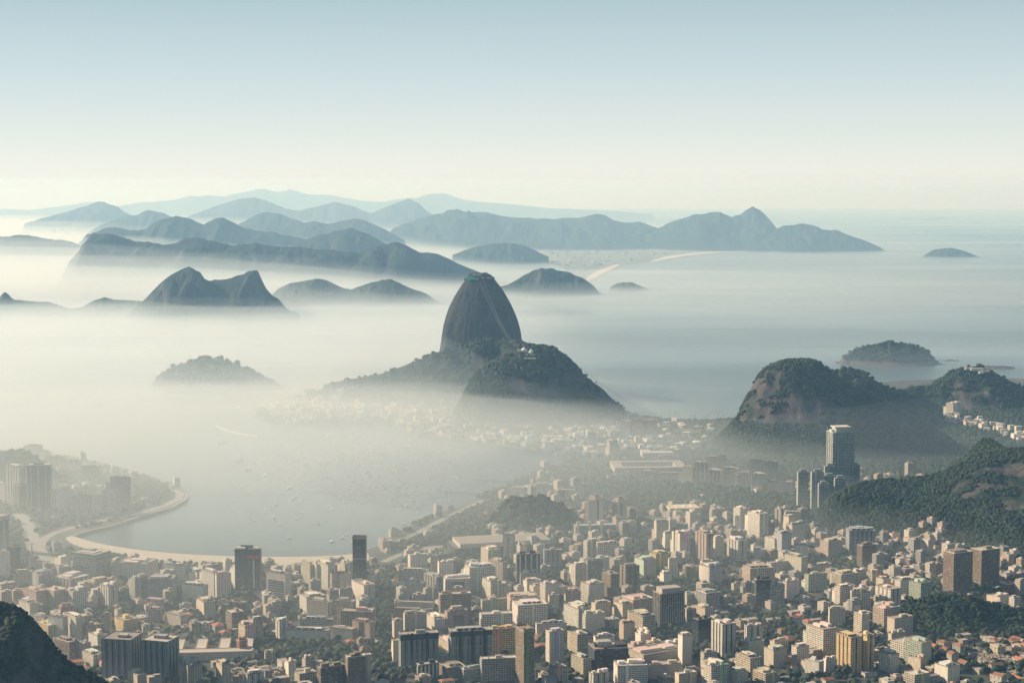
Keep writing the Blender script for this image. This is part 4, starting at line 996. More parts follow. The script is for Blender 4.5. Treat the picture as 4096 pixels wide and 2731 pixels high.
# ---- long halls, church, palace
def hall_mesh(L, Wd, Hh, arch=0.0, seg=8):
    pr = [(-Wd / 2, 0), (-Wd / 2, Hh)] + [(-Wd / 2 * math.cos(math.pi * k / seg), Hh + arch * math.sin(math.pi * k / seg)) for k in range(1, seg)] + [(Wd / 2, Hh), (Wd / 2, 0)]
    V = [(0, y, z) for y, z in pr] + [(L, y, z) for y, z in pr]; n_ = len(pr)
    F = [(k, k + 1, n_ + k + 1, n_ + k) for k in range(n_ - 1)] + [tuple(range(n_))[::-1], tuple(range(n_, 2 * n_))]
    me = bpy.data.meshes.new('vault'); me.from_pydata(V, [], F); me.materials.append(FM['blank']); me.update()
    return me
def emp(name, x, y, z, yaw, label, cat, group=None):
    o = bpy.data.objects.new(name, None); C.objects.link(o); o.location = (x, y, z); o.rotation_euler = (0, 0, yaw)
    return tag(o, label, cat, group)
def zpx(reg, u, v, z=GZ):
    ox, oy, sc = REG[reg]; return gp(ox + u * sc, oy + v * sc, z)
x, y = zpx('D', 1150, 330)
r = emp('shopping_hall', x, y, GZ - .5, R(14), 'long pale hall with parallel barrel vault roofs beside the bay motorway', 'hall')
kid(r, 'wall', body_mesh(rect(190, 75), 20, ['office', 'small', 'small', 'glass']), (-20, 0, 0), (1, 1, 1), (.16, .16, .16))
for k in range(4): kid(r, 'vault', hall_mesh(175, 17, 3, 6), (-10, 10 + k * 18, 20), (1, 1, 1), (.55, .47, .38))
FOOT.append((x + 70, y + 50, 100, 190, 75, R(14), 24)); BUILT.append(dict(o=r, x=x + 70, y=y + 50, H=24, label='x', short='vaulted hall', px=to_px(x + 70, y + 50, 20), kind='hall', col='', style='', floors=4))
x, y = zpx('H', 1600, 985)
r = emp('sports_hall', x, y, GZ - .5, R(8), 'reddish sports hall with a bright flat roof beside a green pitch', 'sports hall')
kid(r, 'wall', body_mesh(rect(62, 40), 17, ['blank'] * 4), (0, 0, 0), (1, 1, 1), (.27, .17, .13))
kid(r, 'roof', BOX, (31, 20, 17), (66, 44, 3), (.66, .54, .40))
for k in (.25, .5, .75): kid(r, 'skylight', BOX, (66 * k, 20, 20), (2.5, 26, 1), (.74, .66, .55))
FOOT.append((x + 31, y + 20, 42, 62, 40, 0, 20)); BUILT.append(dict(o=r, x=x + 31, y=y + 20, H=20, label='x', short='reddish sports hall', px=to_px(x + 31, y + 20, 15), kind='hall', col='', style='', floors=4))
m_turf = plain('turf', (0.07, 0.10, 0.03), 0.95, 0.2, 0.05)
pt_ = [zpx('H', *q, z=GZ + .4) for q in ((1322, 990), (1360, 1040), (1560, 1035), (1580, 1000), (1540, 972), (1420, 972))]
tag(sheet('pitch', pt_, GZ + .4, m_turf, 2), kind='structure')
x, y = zpx('H', 1080, 585)
r = emp('courtyard_palace', x, y, GZ - .5, R(3), 'cream palace built round a square courtyard before the wooded streets', 'palace')
for (a, b, w_, d_) in ((0, 0, 175, 22), (0, 88, 175, 22), (0, 22, 24, 66), (151, 22, 24, 66)):
    kid(r, 'wing', body_mesh(rect(w_, d_), 15, ['grid'] * 4), (a, b, 0), (1, 1, 1), (.55, .46, .35))
    kid(r, 'roof', BOX, (a + w_ / 2, b + d_ / 2, 15), (w_ - 1, d_ - 1, 2.2), (.36, .30, .25))
FOOT.append((x + 87, y + 55, 100, 175, 110, 0, 17)); BUILT.append(dict(o=r, x=x + 87, y=y + 55, H=17, label='x', short='courtyard palace', px=to_px(x + 87, y + 55, 10), kind='hall', col='', style='', floors=4))
x, y = zpx('H', 1345, 445)
r = emp('columned_building', x, y, GZ - .5, R(2), 'long white columned building behind the courtyard palace', 'public building')
kid(r, 'wall', body_mesh(rect(75, 30), 16, ['blank'] * 4), (0, 0, 0), (1, 1, 1), (.2, .19, .18))
for k in range(13): kid(r, 'column', BOX, (3 + k * 5.75, -.6, 0), (1.8, 1.2, 16), (.62, .57, .5))
kid(r, 'roof', BOX, (37.5, 15, 16), (79, 34, 3), (.5, .45, .38)); FOOT.append((x + 37, y + 15, 45, 75, 30, 0, 19))
x, y = zpx('C', 440, 1330)
r = emp('courtyard_complex', x - 70, y - 12, GZ - .5, R(6), 'low white complex of parallel wings round narrow courts among the trees', 'school')
kid(r, 'front_wing', body_mesh(rect(118, 22), 12, ['grid'] * 4), (0, 0, 0), (1, 1, 1), (.6, .53, .45))
kid(r, 'roof', PARA, (59, 11, 12), (118.4, 22.4, 1.2), (.5, .43, .36))
for k in range(4):
    kid(r, 'rear_wing', body_mesh(rect(16, 58), 12, ['grid'] * 4), (k * 34, 22.1, 0), (1, 1, 1), (.6, .53, .45)); kid(r, 'roof', PARA, (k * 34 + 8, 51.1, 12), (16.4, 58.2, 1.2), (.52, .45, .38))
FOOT.append((x - 10, y + 28, 68, 118, 80, 0, 13)); BUILT.append(dict(o=r, x=x - 10, y=y + 28, H=13, label='x', short='low courtyard complex', px=to_px(x - 10, y + 28, 8), kind='hall', col='', style='', floors=4))
x, y = zpx('B', 378, 230)
r = emp('church', x, y, GZ - .5, R(20), 'small church with a slender pinkish spire among trees near the left end of the beach', 'church')
kid(r, 'tower', BOX, (0, 0, 0), (8, 8, 24), (.45, .36, .31))
bm = bmesh.new(); bmesh.ops.create_cone(bm, cap_ends=True, segments=8, radius1=.55, radius2=.02, depth=1, matrix=Matrix.Translation((0, 0, .5))); me = bpy.data.meshes.new('spire'); bm.to_mesh(me); bm.free(); me.materials.append(FM['blank'])
kid(r, 'spire', me, (0, 0, 24), (7.5, 7.5, 27), (.5, .41, .36))
kid(r, 'nave', hall_mesh(30, 14, 10, 5, 2), (4, 0, 0), (1, 1, 1), (.45, .36, .31)); FOOT.append((x + 12, y, 22, 34, 14, 0, 24))

m_road = plain('pale road', (.30, .27, .23), .9, .15, .05)
ROADP = []
def ribbon(name, pts, wd, z, mat_):
    P = np.array(dpoly(pts, z)); d = np.gradient(P, axis=0); d /= np.linalg.norm(d, axis=1)[:, None]; nn = np.stack([-d[:, 1], d[:, 0]], -1)
    L, R_ = P + nn * wd / 2, P - nn * wd / 2
    V = np.vstack([np.c_[L, np.full(len(P), z)], np.c_[R_, np.full(len(P), z)]]); n_ = len(P)
    ROADP.append(P)
    return tag(new_obj(name, mesh_np(name, V, np.array([(k + n_, k + 1 + n_, k + 1, k) for k in range(n_ - 1)])), mat_), kind='structure')
ribbon('road', [(40, 1180), (58, 1196), (66, 1215), (72, 1235), (82, 1258), (100, 1280), (140, 1300)], 30, GZ + .05, m_road)
ribbon('road', [(92, 1262), (94, 1248), (104, 1234), (128, 1222), (160, 1212), (205, 1201), (256, 1190), (322, 1178), (380, 1160), (408, 1146), (414, 1134), (400, 1124)], 18, GZ + .1, m_road)
ribbon('promenade', [(150, 1236), (168, 1229), (196, 1219), (255, 1206.5), (328, 1182.5), (392, 1164.5), (424, 1147), (430, 1137), (424, 1131)], 6, GZ + .15, m_road)
ribbon('road', [(880, 1290), (930, 1268), (990, 1256), (1060, 1250)], 16, GZ + .05, m_road)
ribbon('road', [(905, 1245), (960, 1222), (1010, 1195), (1060, 1172), (1110, 1148)], 14, GZ + .1, m_road)

# ---- the rest: low houses and trees between the blocks, on a slanted street grid
FA = np.array([(f[0], f[1], f[2]) for f in FOOT])
FR = np.array([(f[0], f[1], f[3] / 2, f[4] / 2, f[5]) for f in FOOT])
def free(x, y, pad=6.0):
    ok = np.ones(len(x), bool)
    for cx, cy, a, b, yw in FR:
        dx, dy = x - cx, y - cy
        lx = dx * math.cos(yw) + dy * math.sin(yw); ly = -dx * math.sin(yw) + dy * math.cos(yw)
        ok &= (np.abs(lx) > a + pad) | (np.abs(ly) > b + pad)
    return ok
def zone(poly, x, y, z=GZ): return inside(dpoly(poly, z), x, y)

def roof_mesh(kind):
    if kind == 'hip': V, F = [(-.54, -.54, 0), (.54, -.54, 0), (.54, .54, 0), (-.54, .54, 0), (-.2, 0, 1), (.2, 0, 1)], [(0, 1, 5, 4), (1, 2, 5), (2, 3, 4, 5), (3, 0, 4), (3, 2, 1, 0)]
    else: V, F = [(-.53, -.54, 0), (.53, -.54, 0), (.53, .54, 0), (-.53, .54, 0), (-.53, 0, 1), (.53, 0, 1)], [(0, 1, 5, 4), (1, 2, 5), (2, 3, 4, 5), (3, 0, 4), (3, 2, 1, 0)]
    me = bpy.data.meshes.new('roof'); me.from_pydata(V, [], F); me.materials.append(M_roof); me.update(); return me
HIP, GAB = roof_mesh('hip'), roof_mesh('gable')
def house_wall():
    me = body_mesh([(-.5, -.5), (.5, -.5), (.5, .5), (-.5, .5)], 1, ['small'] * 4)
    uv = np.empty(len(me.loops) * 2, np.float32); me.uv_layers[0].data.foreach_get('uv', uv); uv = uv.reshape(-1, 2) * np.array([10, 7], np.float32)
    me.uv_layers[0].data.foreach_set('uv', uv.ravel()); return me
HWALL = house_wall()
sp_ = 15.0; yw = R(27)
gi, gj = np.meshgrid(np.arange(-170, 190), np.arange(120, 420), indexing='ij')
gx = (gi * sp_).ravel(); gy = (gj * sp_).ravel()
street = ((gi % 7 == 0) | (gj % 5 == 0)).ravel()
cx0, cy0 = 0.0, 2200.0
wx = cx0 + gx * math.cos(yw) - (gy - 3000) * math.sin(yw) + RNG.uniform(-4, 4, gx.size); wy = cy0 + 800 + gx * math.sin(yw) + (gy - 3000) * math.cos(yw) + RNG.uniform(-4, 4, gx.size)
pu, pv = to_px(wx, wy, GZ)
ok = (pu > -150) & (pu < 4250) & (pv > 1640) & (pv < 2900) & (wy > 2150) & (wy < 5400)
ok &= inside(GROUND, wx, wy)
wx, wy, street = wx[ok], wy[ok], street[ok]
hz_ = HZ(wx, wy)
ok = free(wx, wy, 6) & ~inside(soften(dpoly(beach, GZ)), wx, wy)
ok &= ~inside(pt_, wx, wy)
wx, wy, hz_, street = wx[ok], wy[ok], hz_[ok], street[ok]
flat = hz_ < GZ + 2.5
for P_ in ROADP:
    q_ = np.vstack([P_[:-1] * (1 - t_) + P_[1:] * t_ for t_ in np.linspace(0, 1, 12)])
    flat &= np.min(np.hypot(wx[:, None] - q_[None, :, 0], wy[:, None] - q_[None, :, 1]), axis=1) > 20
pu, pv = to_px(wx, wy, GZ); du, dv = pu / K, pv / K
woods = zone([(1330, 1110), (1500, 1095), (1700, 1100), (1860, 1140), (1880, 1180), (1780, 1200), (1650, 1175), (1480, 1165), (1340, 1160)], wx, wy) | zone([(-50, 1090), (150, 1100), (330, 1100), (430, 1130), (390, 1160), (200, 1200), (120, 1220), (60, 1300), (-60, 1330)], wx, wy)
woods |= zone([(860, 1330), (905, 1330), (905, 1568), (900, 1640), (840, 1640), (850, 1450)], wx, wy) | zone([(540, 1480), (800, 1470), (800, 1530), (540, 1545)], wx, wy) | zone([(880, 1240), (1100, 1150), (1130, 1230), (1000, 1260), (900, 1290)], wx, wy)
woods |= zone([(1250, 1060), (1500, 1010), (1640, 1010), (1640, 1090), (1400, 1110), (1280, 1110)], wx, wy)
ntree = fbm(wx / 90, wy / 90, 3, 77) + RNG.uniform(-.35, .35, wx.size)
street = street & ~woods
is_tree = flat & (~street | (RNG.random(wx.size) < .25)) & ((woods & (ntree > -.28)) | (~woods & (ntree > -0.06)))
is_house = flat & ~is_tree & ~street & (np.where(woods, RNG.random(wx.size) < .14, RNG.random(wx.size) < .5))
# the hamlet that climbs the forest slope
fav = zone([(2010, 1262), (2080, 1258), (2120, 1225), (2170, 1213), (2160, 1250), (2130, 1300), (2160, 1330), (2080, 1345), (2010, 1320)], wx, wy)
nohouse = zone([(140, 1222), (880, 1222), (880, 1300), (760, 1308), (560, 1308), (300, 1296), (140, 1262)], wx, wy) | ((du > 1500) & (dv < 1092)) | zone([(1630, 960), (1900, 960), (1900, 1110), (1560, 1110)], wx, wy)
is_tree |= flat & nohouse & (du > 1400)
is_house &= ~nohouse; is_tree &= ~zone([(140, 1222), (880, 1222), (880, 1292), (760, 1300), (560, 1300), (300, 1288), (140, 1256)], wx, wy)
is_house |= fav & (hz_ < 38) & (RNG.random(wx.size) < .3)
is_tree &= ~is_house
HCOL = [(.46, .41, .35), (.42, .35, .27), (.38, .29, .23), (.30, .29, .27), (.55, .49, .42), (.33, .25, .20)]
RCOL = [((.42, .17, .10), 'terracotta'), ((.30, .15, .10), 'dark tiled'), ((.38, .33, .28), 'pale'), ((.22, .21, .2), 'grey'), ((.52, .46, .38), 'bright'), ((.30, .25, .20), 'tan')]
hi = np.nonzero(is_house)[0]; hi = hi[np.argsort(wy[hi])]
stuffV, stuffF, stuffM, nh = [], [], [], 0
HOUSES = []
in_frame = lambda i: -20 < pu[i] < 4110 and pv[i] < 2745
shown = [i for i in hi if in_frame(i)]
first300 = set(shown[:290])
cube = np.array([(-.5, -.5, 0), (.5, -.5, 0), (.5, .5, 0), (-.5, .5, 0), (-.5, -.5, 1), (.5, -.5, 1), (.5, .5, 1), (-.5, .5, 1)])
cubeF = np.array([(0, 1, 5, 4), (1, 2, 6, 5), (2, 3, 7, 6), (3, 0, 4, 7), (4, 5, 6, 7)])
for i in hi:
    w_, d_ = RNG.uniform(10, 21), RNG.uniform(9, 16)
    fl_ = RNG.choice([2, 2, 3, 3, 4, 5], p=[.24, .2, .2, .16, .12, .08]); h_ = fl_ * 3.0
    z0 = max(GZ, hz_[i]) - 1.5
    ang = yw + RNG.choice([0, math.pi / 2]) + RNG.normal(0, .06)
    rk = int(RNG.integers(0, 6)); ck = int(RNG.integers(0, 6))
    if i in first300:
        r = bpy.data.objects.new('house', None); C.objects.link(r); r.location = (wx[i], wy[i], z0); r.rotation_euler = (0, 0, ang)
        kid(r, 'wall', HWALL, (0, 0, 0), (w_, d_, h_ + 1.5), HCOL[ck])
        if rk < 2: kid(r, 'roof', HIP if ck % 2 else GAB, (0, 0, h_ + 1.5), (w_, d_, RNG.uniform(2, 3.4)), RCOL[rk][0])
        else:
            kid(r, 'roof', PARA, (0, 0, h_ + 1.5), (w_ + .3, d_ + .3, 1), RCOL[rk][0])
            if rk > 3: kid(r, 'rooftop_room', BOX, (RNG.uniform(-.2, .2) * w_, RNG.uniform(-.2, .2) * d_, h_ + 1.8), (w_ * .35, d_ * .4, 2.6), HCOL[(ck + 2) % 6])
        tag(r, None, 'house', 'low houses between the blocks')
        HOUSES.append(dict(o=r, x=wx[i], y=wy[i], floors=int(fl_), roof=RCOL[rk][1], px=to_px(wx[i], wy[i], z0 + h_ / 2)))
    else:
        ca, sa = math.cos(ang), math.sin(ang)
        for (sx, sy, sz, oz, mi_) in ((w_, d_, h_ + 1.5, 0, ck), (w_ * .4, d_ * .45, h_ + 4, 0, (ck + 1) % 6)):
            P = cube * (sx, sy, sz) + (0, 0, oz)
            Q = np.stack([P[:, 0] * ca - P[:, 1] * sa + wx[i], P[:, 0] * sa + P[:, 1] * ca + wy[i], P[:, 2] + z0], -1)
            stuffV.append(Q); stuffF.append(cubeF + nh); nh += 8
            stuffM += [mi_] * 4 + [6 + rk]
# mid-rise blocks packed between the tall ones, too many to count
is_mid = np.zeros(wx.size, bool)
cand = np.array([i for i in hi if i not in first300]); cand = cand[(RNG.random(cand.size) < np.where(wx[cand] > 620, .22, .5)) & (hz_[cand] < GZ + 2) & free(wx[cand], wy[cand], 9) & (wy[cand] < 4300) & ~woods[cand]]
MC = [(.54, .48, .41), (.47, .40, .32), (.40, .31, .25), (.31, .30, .28), (.60, .54, .47), (.22, .17, .14)]
mV, mF, mM, mU, nm = [], [], [], [], 0
for i in cand:
    w_, d_, h_ = RNG.uniform(12, 20), RNG.uniform(11, 18), RNG.choice([15.5, 18.5, 21.5, 24.5, 27.5, 34], p=[.24, .24, .2, .16, .1, .06])
    if wy[i] < 2700: h_ = min(h_, 21.5)
    ca, sa = math.cos(yw), math.sin(yw); ck = int(RNG.integers(0, 6))
    for (sx, sy, sz, ox_, oy_) in ((w_, d_, h_, 0, 0), (w_ * RNG.uniform(.3, .5), d_ * RNG.uniform(.35, .55), h_ + RNG.uniform(1.8, 3.4), RNG.uniform(-.2, .2) * w_, RNG.uniform(-.2, .2) * d_), (w_ * 1.01, d_ * 1.01, 4.2, 0, 0)):
        P = cube * (sx, sy, sz) + (ox_, oy_, 0)
        mV.append(np.stack([P[:, 0] * ca - P[:, 1] * sa + wx[i], P[:, 0] * sa + P[:, 1] * ca + wy[i], P[:, 2] + GZ - 1], -1)); mF.append(cubeF + nm); nm += 8
        blank = RNG.random() < .35
        mM += [ck, 6 + ck if blank else ck, ck, 6 + ck if RNG.random() < .25 else ck, 12]
        for L_ in (sx, sy, sx, sy): mU += [(0, -sz), (L_, -sz), (L_, 0), (0, 0)]
        mU += [(0, -.01)] * 4
me = mesh_np('packed_blocks', np.vstack(mV), np.vstack(mF))
for k in range(6): me.materials.append(facade('packed wall', 'grid', MC[k]))
for k in range(6): me.materials.append(facade('packed bare wall', 'blank', MC[k]))
me.materials.append(plain('packed roof', (.40, .35, .29), .9, .3, .15))
me.polygons.foreach_set('material_index', np.array(mM, np.int32)); me.uv_layers.new(name='uv').data.foreach_set('uv', np.array(mU, np.float32).ravel())
tag(new_obj('packed_blocks', me), kind='stuff')
m_h = [plain('house wall', c_, .9, .15, .2) for c_ in HCOL] + [plain('house roof', c_[0], .9, .2, .2) for c_ in RCOL]
if stuffV:
    me = mesh_np('low_houses', np.vstack(stuffV), np.vstack(stuffF))
    for m_ in m_h: me.materials.append(m_)
    me.polygons.foreach_set('material_index', np.array(stuffM, np.int32))
    tag(new_obj('low_houses', me), kind='stuff')

# ---- foliage
def leaf_mat(name, a, b, c_):
    m, n, l, p = mat(name)
    v = mapping(n, l)
    t1 = noise_node(n, l, 0.035, 3, 0.6, v); t2 = noise_node(n, l, 0.6, 4, 0.7, v)
    r1 = ramp(n, l, t1.outputs[0], [(0.3, a), (0.5, b), (0.7, c_)])
    r2 = ramp(n, l, t2.outputs[0], [(0.3, (0.45,) * 3), (0.7, (1.35,) * 3)])
    at_ = n.new('ShaderNodeAttribute'); at_.attribute_name = 'shade'
    r3 = ramp(n, l, at_.outputs['Fac'], [(0.0, (0.9, 0.95, 0.9)), (0.25, (0.55, 0.7, 0.75)), (0.6, (1.0, 1.0, 0.9)), (0.88, (1.5, 1.35, 1.0)), (1.0, (2.0, 1.6, 1.2))])
    l.new(mixc(n, l, 1.0, mixc(n, l, 1.0, r1.outputs[0], r2.outputs[0], 'MULTIPLY'), r3.outputs[0], 'MULTIPLY'), p.inputs['Base Color'])
    p.inputs['Roughness'].default_value = 0.75; p.inputs['Specular IOR Level'].default_value = 0.2
    bump(n, l, p, t2.outputs[0], 1.0, 1.0)
    return m
M_leaf = leaf_mat('foliage', (0.013, 0.028, 0.016), (0.023, 0.040, 0.020), (0.040, 0.054, 0.026))
M_bark = plain('bark', (0.12, 0.09, 0.07), .9, .3, .8)

def ico(sub):
    bm = bmesh.new(); bmesh.ops.create_icosphere(bm, subdivisions=sub, radius=1.0)
    V = np.array([v_.co[:] for v_ in bm.verts]); F = np.array([[v_.index for v_ in f.verts] for f in bm.faces]); bm.free(); return V, F
def crown_shape(sub, seed):
    V, F = ico(sub)
    n1 = fbm(V[:, 0] * 1.7 + seed * 3.1 + V[:, 2] * .9, V[:, 1] * 1.7 + V[:, 2] * 1.3 + seed, 3, seed)
    rr = np.random.default_rng(seed)
    V = V * (1 + 1.0 * n1 + rr.uniform(-.13, .13, len(V)))[:, None]
    V[:, 2] = np.where(V[:, 2] < -.35, -.35 + (V[:, 2] + .35) * .35, V[:, 2]) * .82
    return V, F
SH1 = [crown_shape(2, k) for k in range(10)]       # 80-face clumps
SH0 = [crown_shape(1, k + 50) for k in range(10)]
def canopy(name, pts, rad, shapes=None, mat_=None):
    """a wood that reads as one mass: a lumpy crown for every place in pts"""
    shapes = shapes or SH1
    Vs, Fs, Sh, off = [], [], [], 0
    ang = RNG.uniform(0, 6.28, len(pts)); sx = RNG.uniform(.8, 1.25, len(pts)); sz = RNG.uniform(.75, 1.3, len(pts)); kk = RNG.integers(0, len(shapes), len(pts))
    for k, (V, F) in enumerate(shapes):
        idx = np.nonzero(kk == k)[0]
        if not len(idx): continue
        ca, sa = np.cos(ang[idx])[:, None], np.sin(ang[idx])[:, None]
        r_ = rad[idx][:, None]
        X = (V[None, :, 0] * ca - V[None, :, 1] * sa) * r_ * sx[idx][:, None] + pts[idx, 0][:, None]
        Y = (V[None, :, 0] * sa + V[None, :, 1] * ca) * r_ + pts[idx, 1][:, None]
        Z = V[None, :, 2] * r_ * sz[idx][:, None] + pts[idx, 2][:, None]
        Vs.append(np.stack([X, Y, Z], -1).reshape(-1, 3))
        Fs.append((F[None] + (np.arange(len(idx)) * len(V))[:, None, None]).reshape(-1, 3) + off)
        off += len(idx) * len(V); Sh.append(np.repeat(RNG.random(len(idx)), len(V)))
    me = mesh_np(name, np.vstack(Vs), np.vstack(Fs), True); set_attr(me, 'shade', np.concatenate(Sh))
    return tag(new_obj(name, me, mat_ or M_leaf), kind='stuff')

def scatter_on(lst, dens, rad, rockmax=.42, minz=GZ + 1, maxd=9000, jit=.5):
    P, Rr = [], []
    for GX, GY, Z, rk in lst:
        a = np.stack([np.diff(GX, axis=0)[:, :-1], np.diff(GY, axis=0)[:, :-1], np.diff(Z, axis=0)[:, :-1]], -1)
        b = np.stack([np.diff(GX, axis=1)[:-1], np.diff(GY, axis=1)[:-1], np.diff(Z, axis=1)[:-1]], -1)
        nn = np.cross(a, b); ar = np.linalg.norm(nn, axis=-1)
        nn = nn / np.maximum(ar, 1e-6)[..., None]; nn = np.where(nn[..., 2:3] < 0, -nn, nn)
        P0 = np.stack([GX[:-1, :-1], GY[:-1, :-1], Z[:-1, :-1]], -1)
        vd = P0 - np.array([0, 0, CAMZ]); vd /= np.linalg.norm(vd, axis=-1)[..., None]
        vis = (nn * -vd).sum(-1) > -.12
        u_, v_ = to_px(P0[..., 0], P0[..., 1], P0[..., 2])
        vis &= (u_ > -120) & (u_ < 4216) & (v_ < 2850) & (P0[..., 2] > minz)
        lam = np.where(vis, ar * dens, 0); cnt = RNG.poisson(np.minimum(lam, 400))
        I, J = np.nonzero(cnt); rep = np.repeat(np.arange(len(I)), cnt[I, J]); I, J = I[rep], J[rep]
        s, t = RNG.random(len(I)), RNG.random(len(I))
        P_ = P0[I, J] + a[I, J] * s[:, None] + b[I, J] * t[:, None]
        rk_ = rk[I, J] + .9 * fbm(P_[:, 0] * .012 * 2.5, (P_[:, 1] + P_[:, 2]) * .012 * 2.5, 3, 19) * .6
        keep = rk_ < rockmax
        P.append(P_[keep]); Rr.append(rad * RNG.uniform(.6, 1.35, keep.sum()))
    return np.vstack(P), np.concatenate(Rr)

def wood(lst, dens, rad, shapes=None, **kw):
    P, r_ = scatter_on(lst, dens, rad, **kw)
    P = P + np.stack([0 * r_, 0 * r_, r_ * .45], -1)
    return canopy('woodland', P, r_, shapes)
Hs_ = HILLS['wooded_hill']
wood([Hs_[3]], 1 / 14, 2.8)                       # the dark hill close by on the left
wood(HILLS['forest_slope'], 1 / 21, 3.0)
wood(HILLS['wooded_mound'], 1 / 14, 2.9)
wood(HILLS['rocky_hill'], 1 / 32, 3.7, rockmax=.5)
wood([Hs_[0]], 1 / 55, 4.8, rockmax=.5)
wood([Hs_[1]], 1 / 110, 6.5, SH0)
wood([Hs_[2]], 1 / 120, 6.5, SH0)
wood([Hs_[4], Hs_[5]], 1 / 55, 5.0)
wood(HILLS['fort_hill'], 1 / 100, 6.0, SH0, rockmax=.36)
wood([Hs_[6]], 1 / 150, 8.0, SH0)
wood([HILLS['island'][0]], 1 / 110, 6.5, SH0, minz=14)
wood(HILLS['granite_peak'], 1 / 60, 4.0, SH0, minz=352)

ti = np.nonzero(is_tree)[0]; ti = ti[np.argsort(wy[ti])]
shown_t = [i for i in ti if in_frame(i)]
t300 = set(shown_t[:295])
CR = []
for k in range(6):
    V, F = crown_shape(3, k + 90)
    me = mesh_np('crown', V, F, True); me.materials.append(M_leaf); CR.append(me)
bm = bmesh.new(); bmesh.ops.create_cone(bm, cap_ends=True, segments=7, radius1=.5, radius2=.28, depth=1, matrix=Matrix.Translation((0, 0, .5))); TRK = bpy.data.meshes.new('trunk'); bm.to_mesh(TRK); bm.free(); TRK.materials.append(M_bark)
TREES = []
for i in shown_t[:295]:
    rr = RNG.uniform(4, 7.5)
    r = bpy.data.objects.new('tree', None); C.objects.link(r); r.location = (wx[i], wy[i], GZ - .3)
    r.rotation_euler = (0, 0, RNG.uniform(0, 6.28))
    kid(r, 'trunk', TRK, (0, 0, 0), (1.0, 1.0, rr * .9), (.1, .1, .1))
    kid(r, 'crown', CR[int(RNG.integers(0, 6))], (0, 0, rr * 1.1), (rr, rr * RNG.uniform(.85, 1.1), rr * RNG.uniform(.8, 1.15)), (.1, .1, .1))
    tag(r, None, 'tree'); TREES.append(dict(o=r, x=wx[i], y=wy[i], px=to_px(wx[i], wy[i], GZ + 6)))
rest = np.array([i for i in ti if i not in t300])
# more crowns round every tree place so that groves close up
rp = np.repeat(rest, 3)
P = np.stack([wx[rp] + RNG.uniform(-8, 8, rp.size), wy[rp] + RNG.uniform(-8, 8, rp.size), GZ + RNG.uniform(2.5, 6.5, rp.size)], -1)
okp = free(P[:, 0], P[:, 1], 1.0) & inside(GROUND, P[:, 0], P[:, 1]); P = P[okp]
bt = []
for u_ in np.arange(235, 850, 2.6):
    if RNG.random() < .5:
        e_ = np.interp(u_, [235, 330, 430, 560, 700, 780, 850], [1273, 1290, 1299, 1303, 1305, 1301, 1294]) + RNG.uniform(-1.5, 4)
        bt.append((*gp(u_ * K, e_ * K, GZ), GZ + RNG.uniform(3, 6)))
bt = np.array(bt); bt = bt[free(bt[:, 0], bt[:, 1], 2)]
P = np.vstack([P, bt])
canopy('street_trees', P, RNG.uniform(3.0, 6.0, len(P)))

# ---- boats
def boat_mesh(kind):
    bm = bmesh.new()
    L, Bm = 10.0, 3.0
    prof = [(-.5, .36), (-.2, .5), (.15, .46), (.38, .24), (.5, .02)]
    def loop(z, k):
        a = [bm.verts.new((x * L * (1 - .06 * (1 - k)), y * Bm * k, z)) for x, y in prof]; b = [bm.verts.new((x * L * (1 - .06 * (1 - k)), -y * Bm * k, z)) for x, y in reversed(prof)]
        return a + b
    lo, hi_ = loop(-.3, .7), loop(1.2, 1.0)
    n_ = len(lo)
    for k in range(n_): bm.faces.new((lo[k], lo[(k + 1) % n_], hi_[(k + 1) % n_], hi_[k]))
    bm.faces.new(hi_); bm.faces.new(lo[::-1])
    def bx(x0, x1, w_, z0, z1, tp=.8):
        v_ = [bm.verts.new(q) for q in ((x0, -w_, z0), (x1, -w_, z0), (x1, w_, z0), (x0, w_, z0), (x0 * 1, -w_ * tp, z1), (x1 - (x1 - x0) * .15, -w_ * tp, z1), (x1 - (x1 - x0) * .15, w_ * tp, z1), (x0, w_ * tp, z1))]
        for f in ((0, 1, 5, 4), (1, 2, 6, 5), (2, 3, 7, 6), (3, 0, 4, 7), (4, 5, 6, 7)): bm.faces.new([v_[t] for t in f])
    if kind == 'sail':
        bx(-2.4, 1.6, .9, 1.2, 1.9); bx(.9, 1.15, .1, 1.2, 12.5, 1.0); bx(-3.2, .9, .16, 2.6, 2.95, 1.0)
    else:
        bx(-3.2, 2.0, 1.15, 1.2, 2.7); bx(-2.4, .6, .9, 2.7, 3.6)
    bmesh.ops.recalc_face_normals(bm, faces=bm.faces[:])
    me = bpy.data.meshes.new('boat'); bm.to_mesh(me); bm.free(); return me
m_boat = plain('boat white', (.92, .9, .87), .4, .06, .3, .5)
BT = {k: boat_mesh(k) for k in ('sail', 'motor')}
for me in BT.values(): me.materials.append(m_boat)
BAYP = dpoly([(640, 985), (900, 985), (960, 1010), (1100, 1035), (1230, 1050), (1180, 1090), (1080, 1135), (960, 1190), (880, 1235), (820, 1255), (700, 1255), (600, 1225), (500, 1180), (490, 1120), (560, 1080)], 0)
nb_, guard = 0, 0
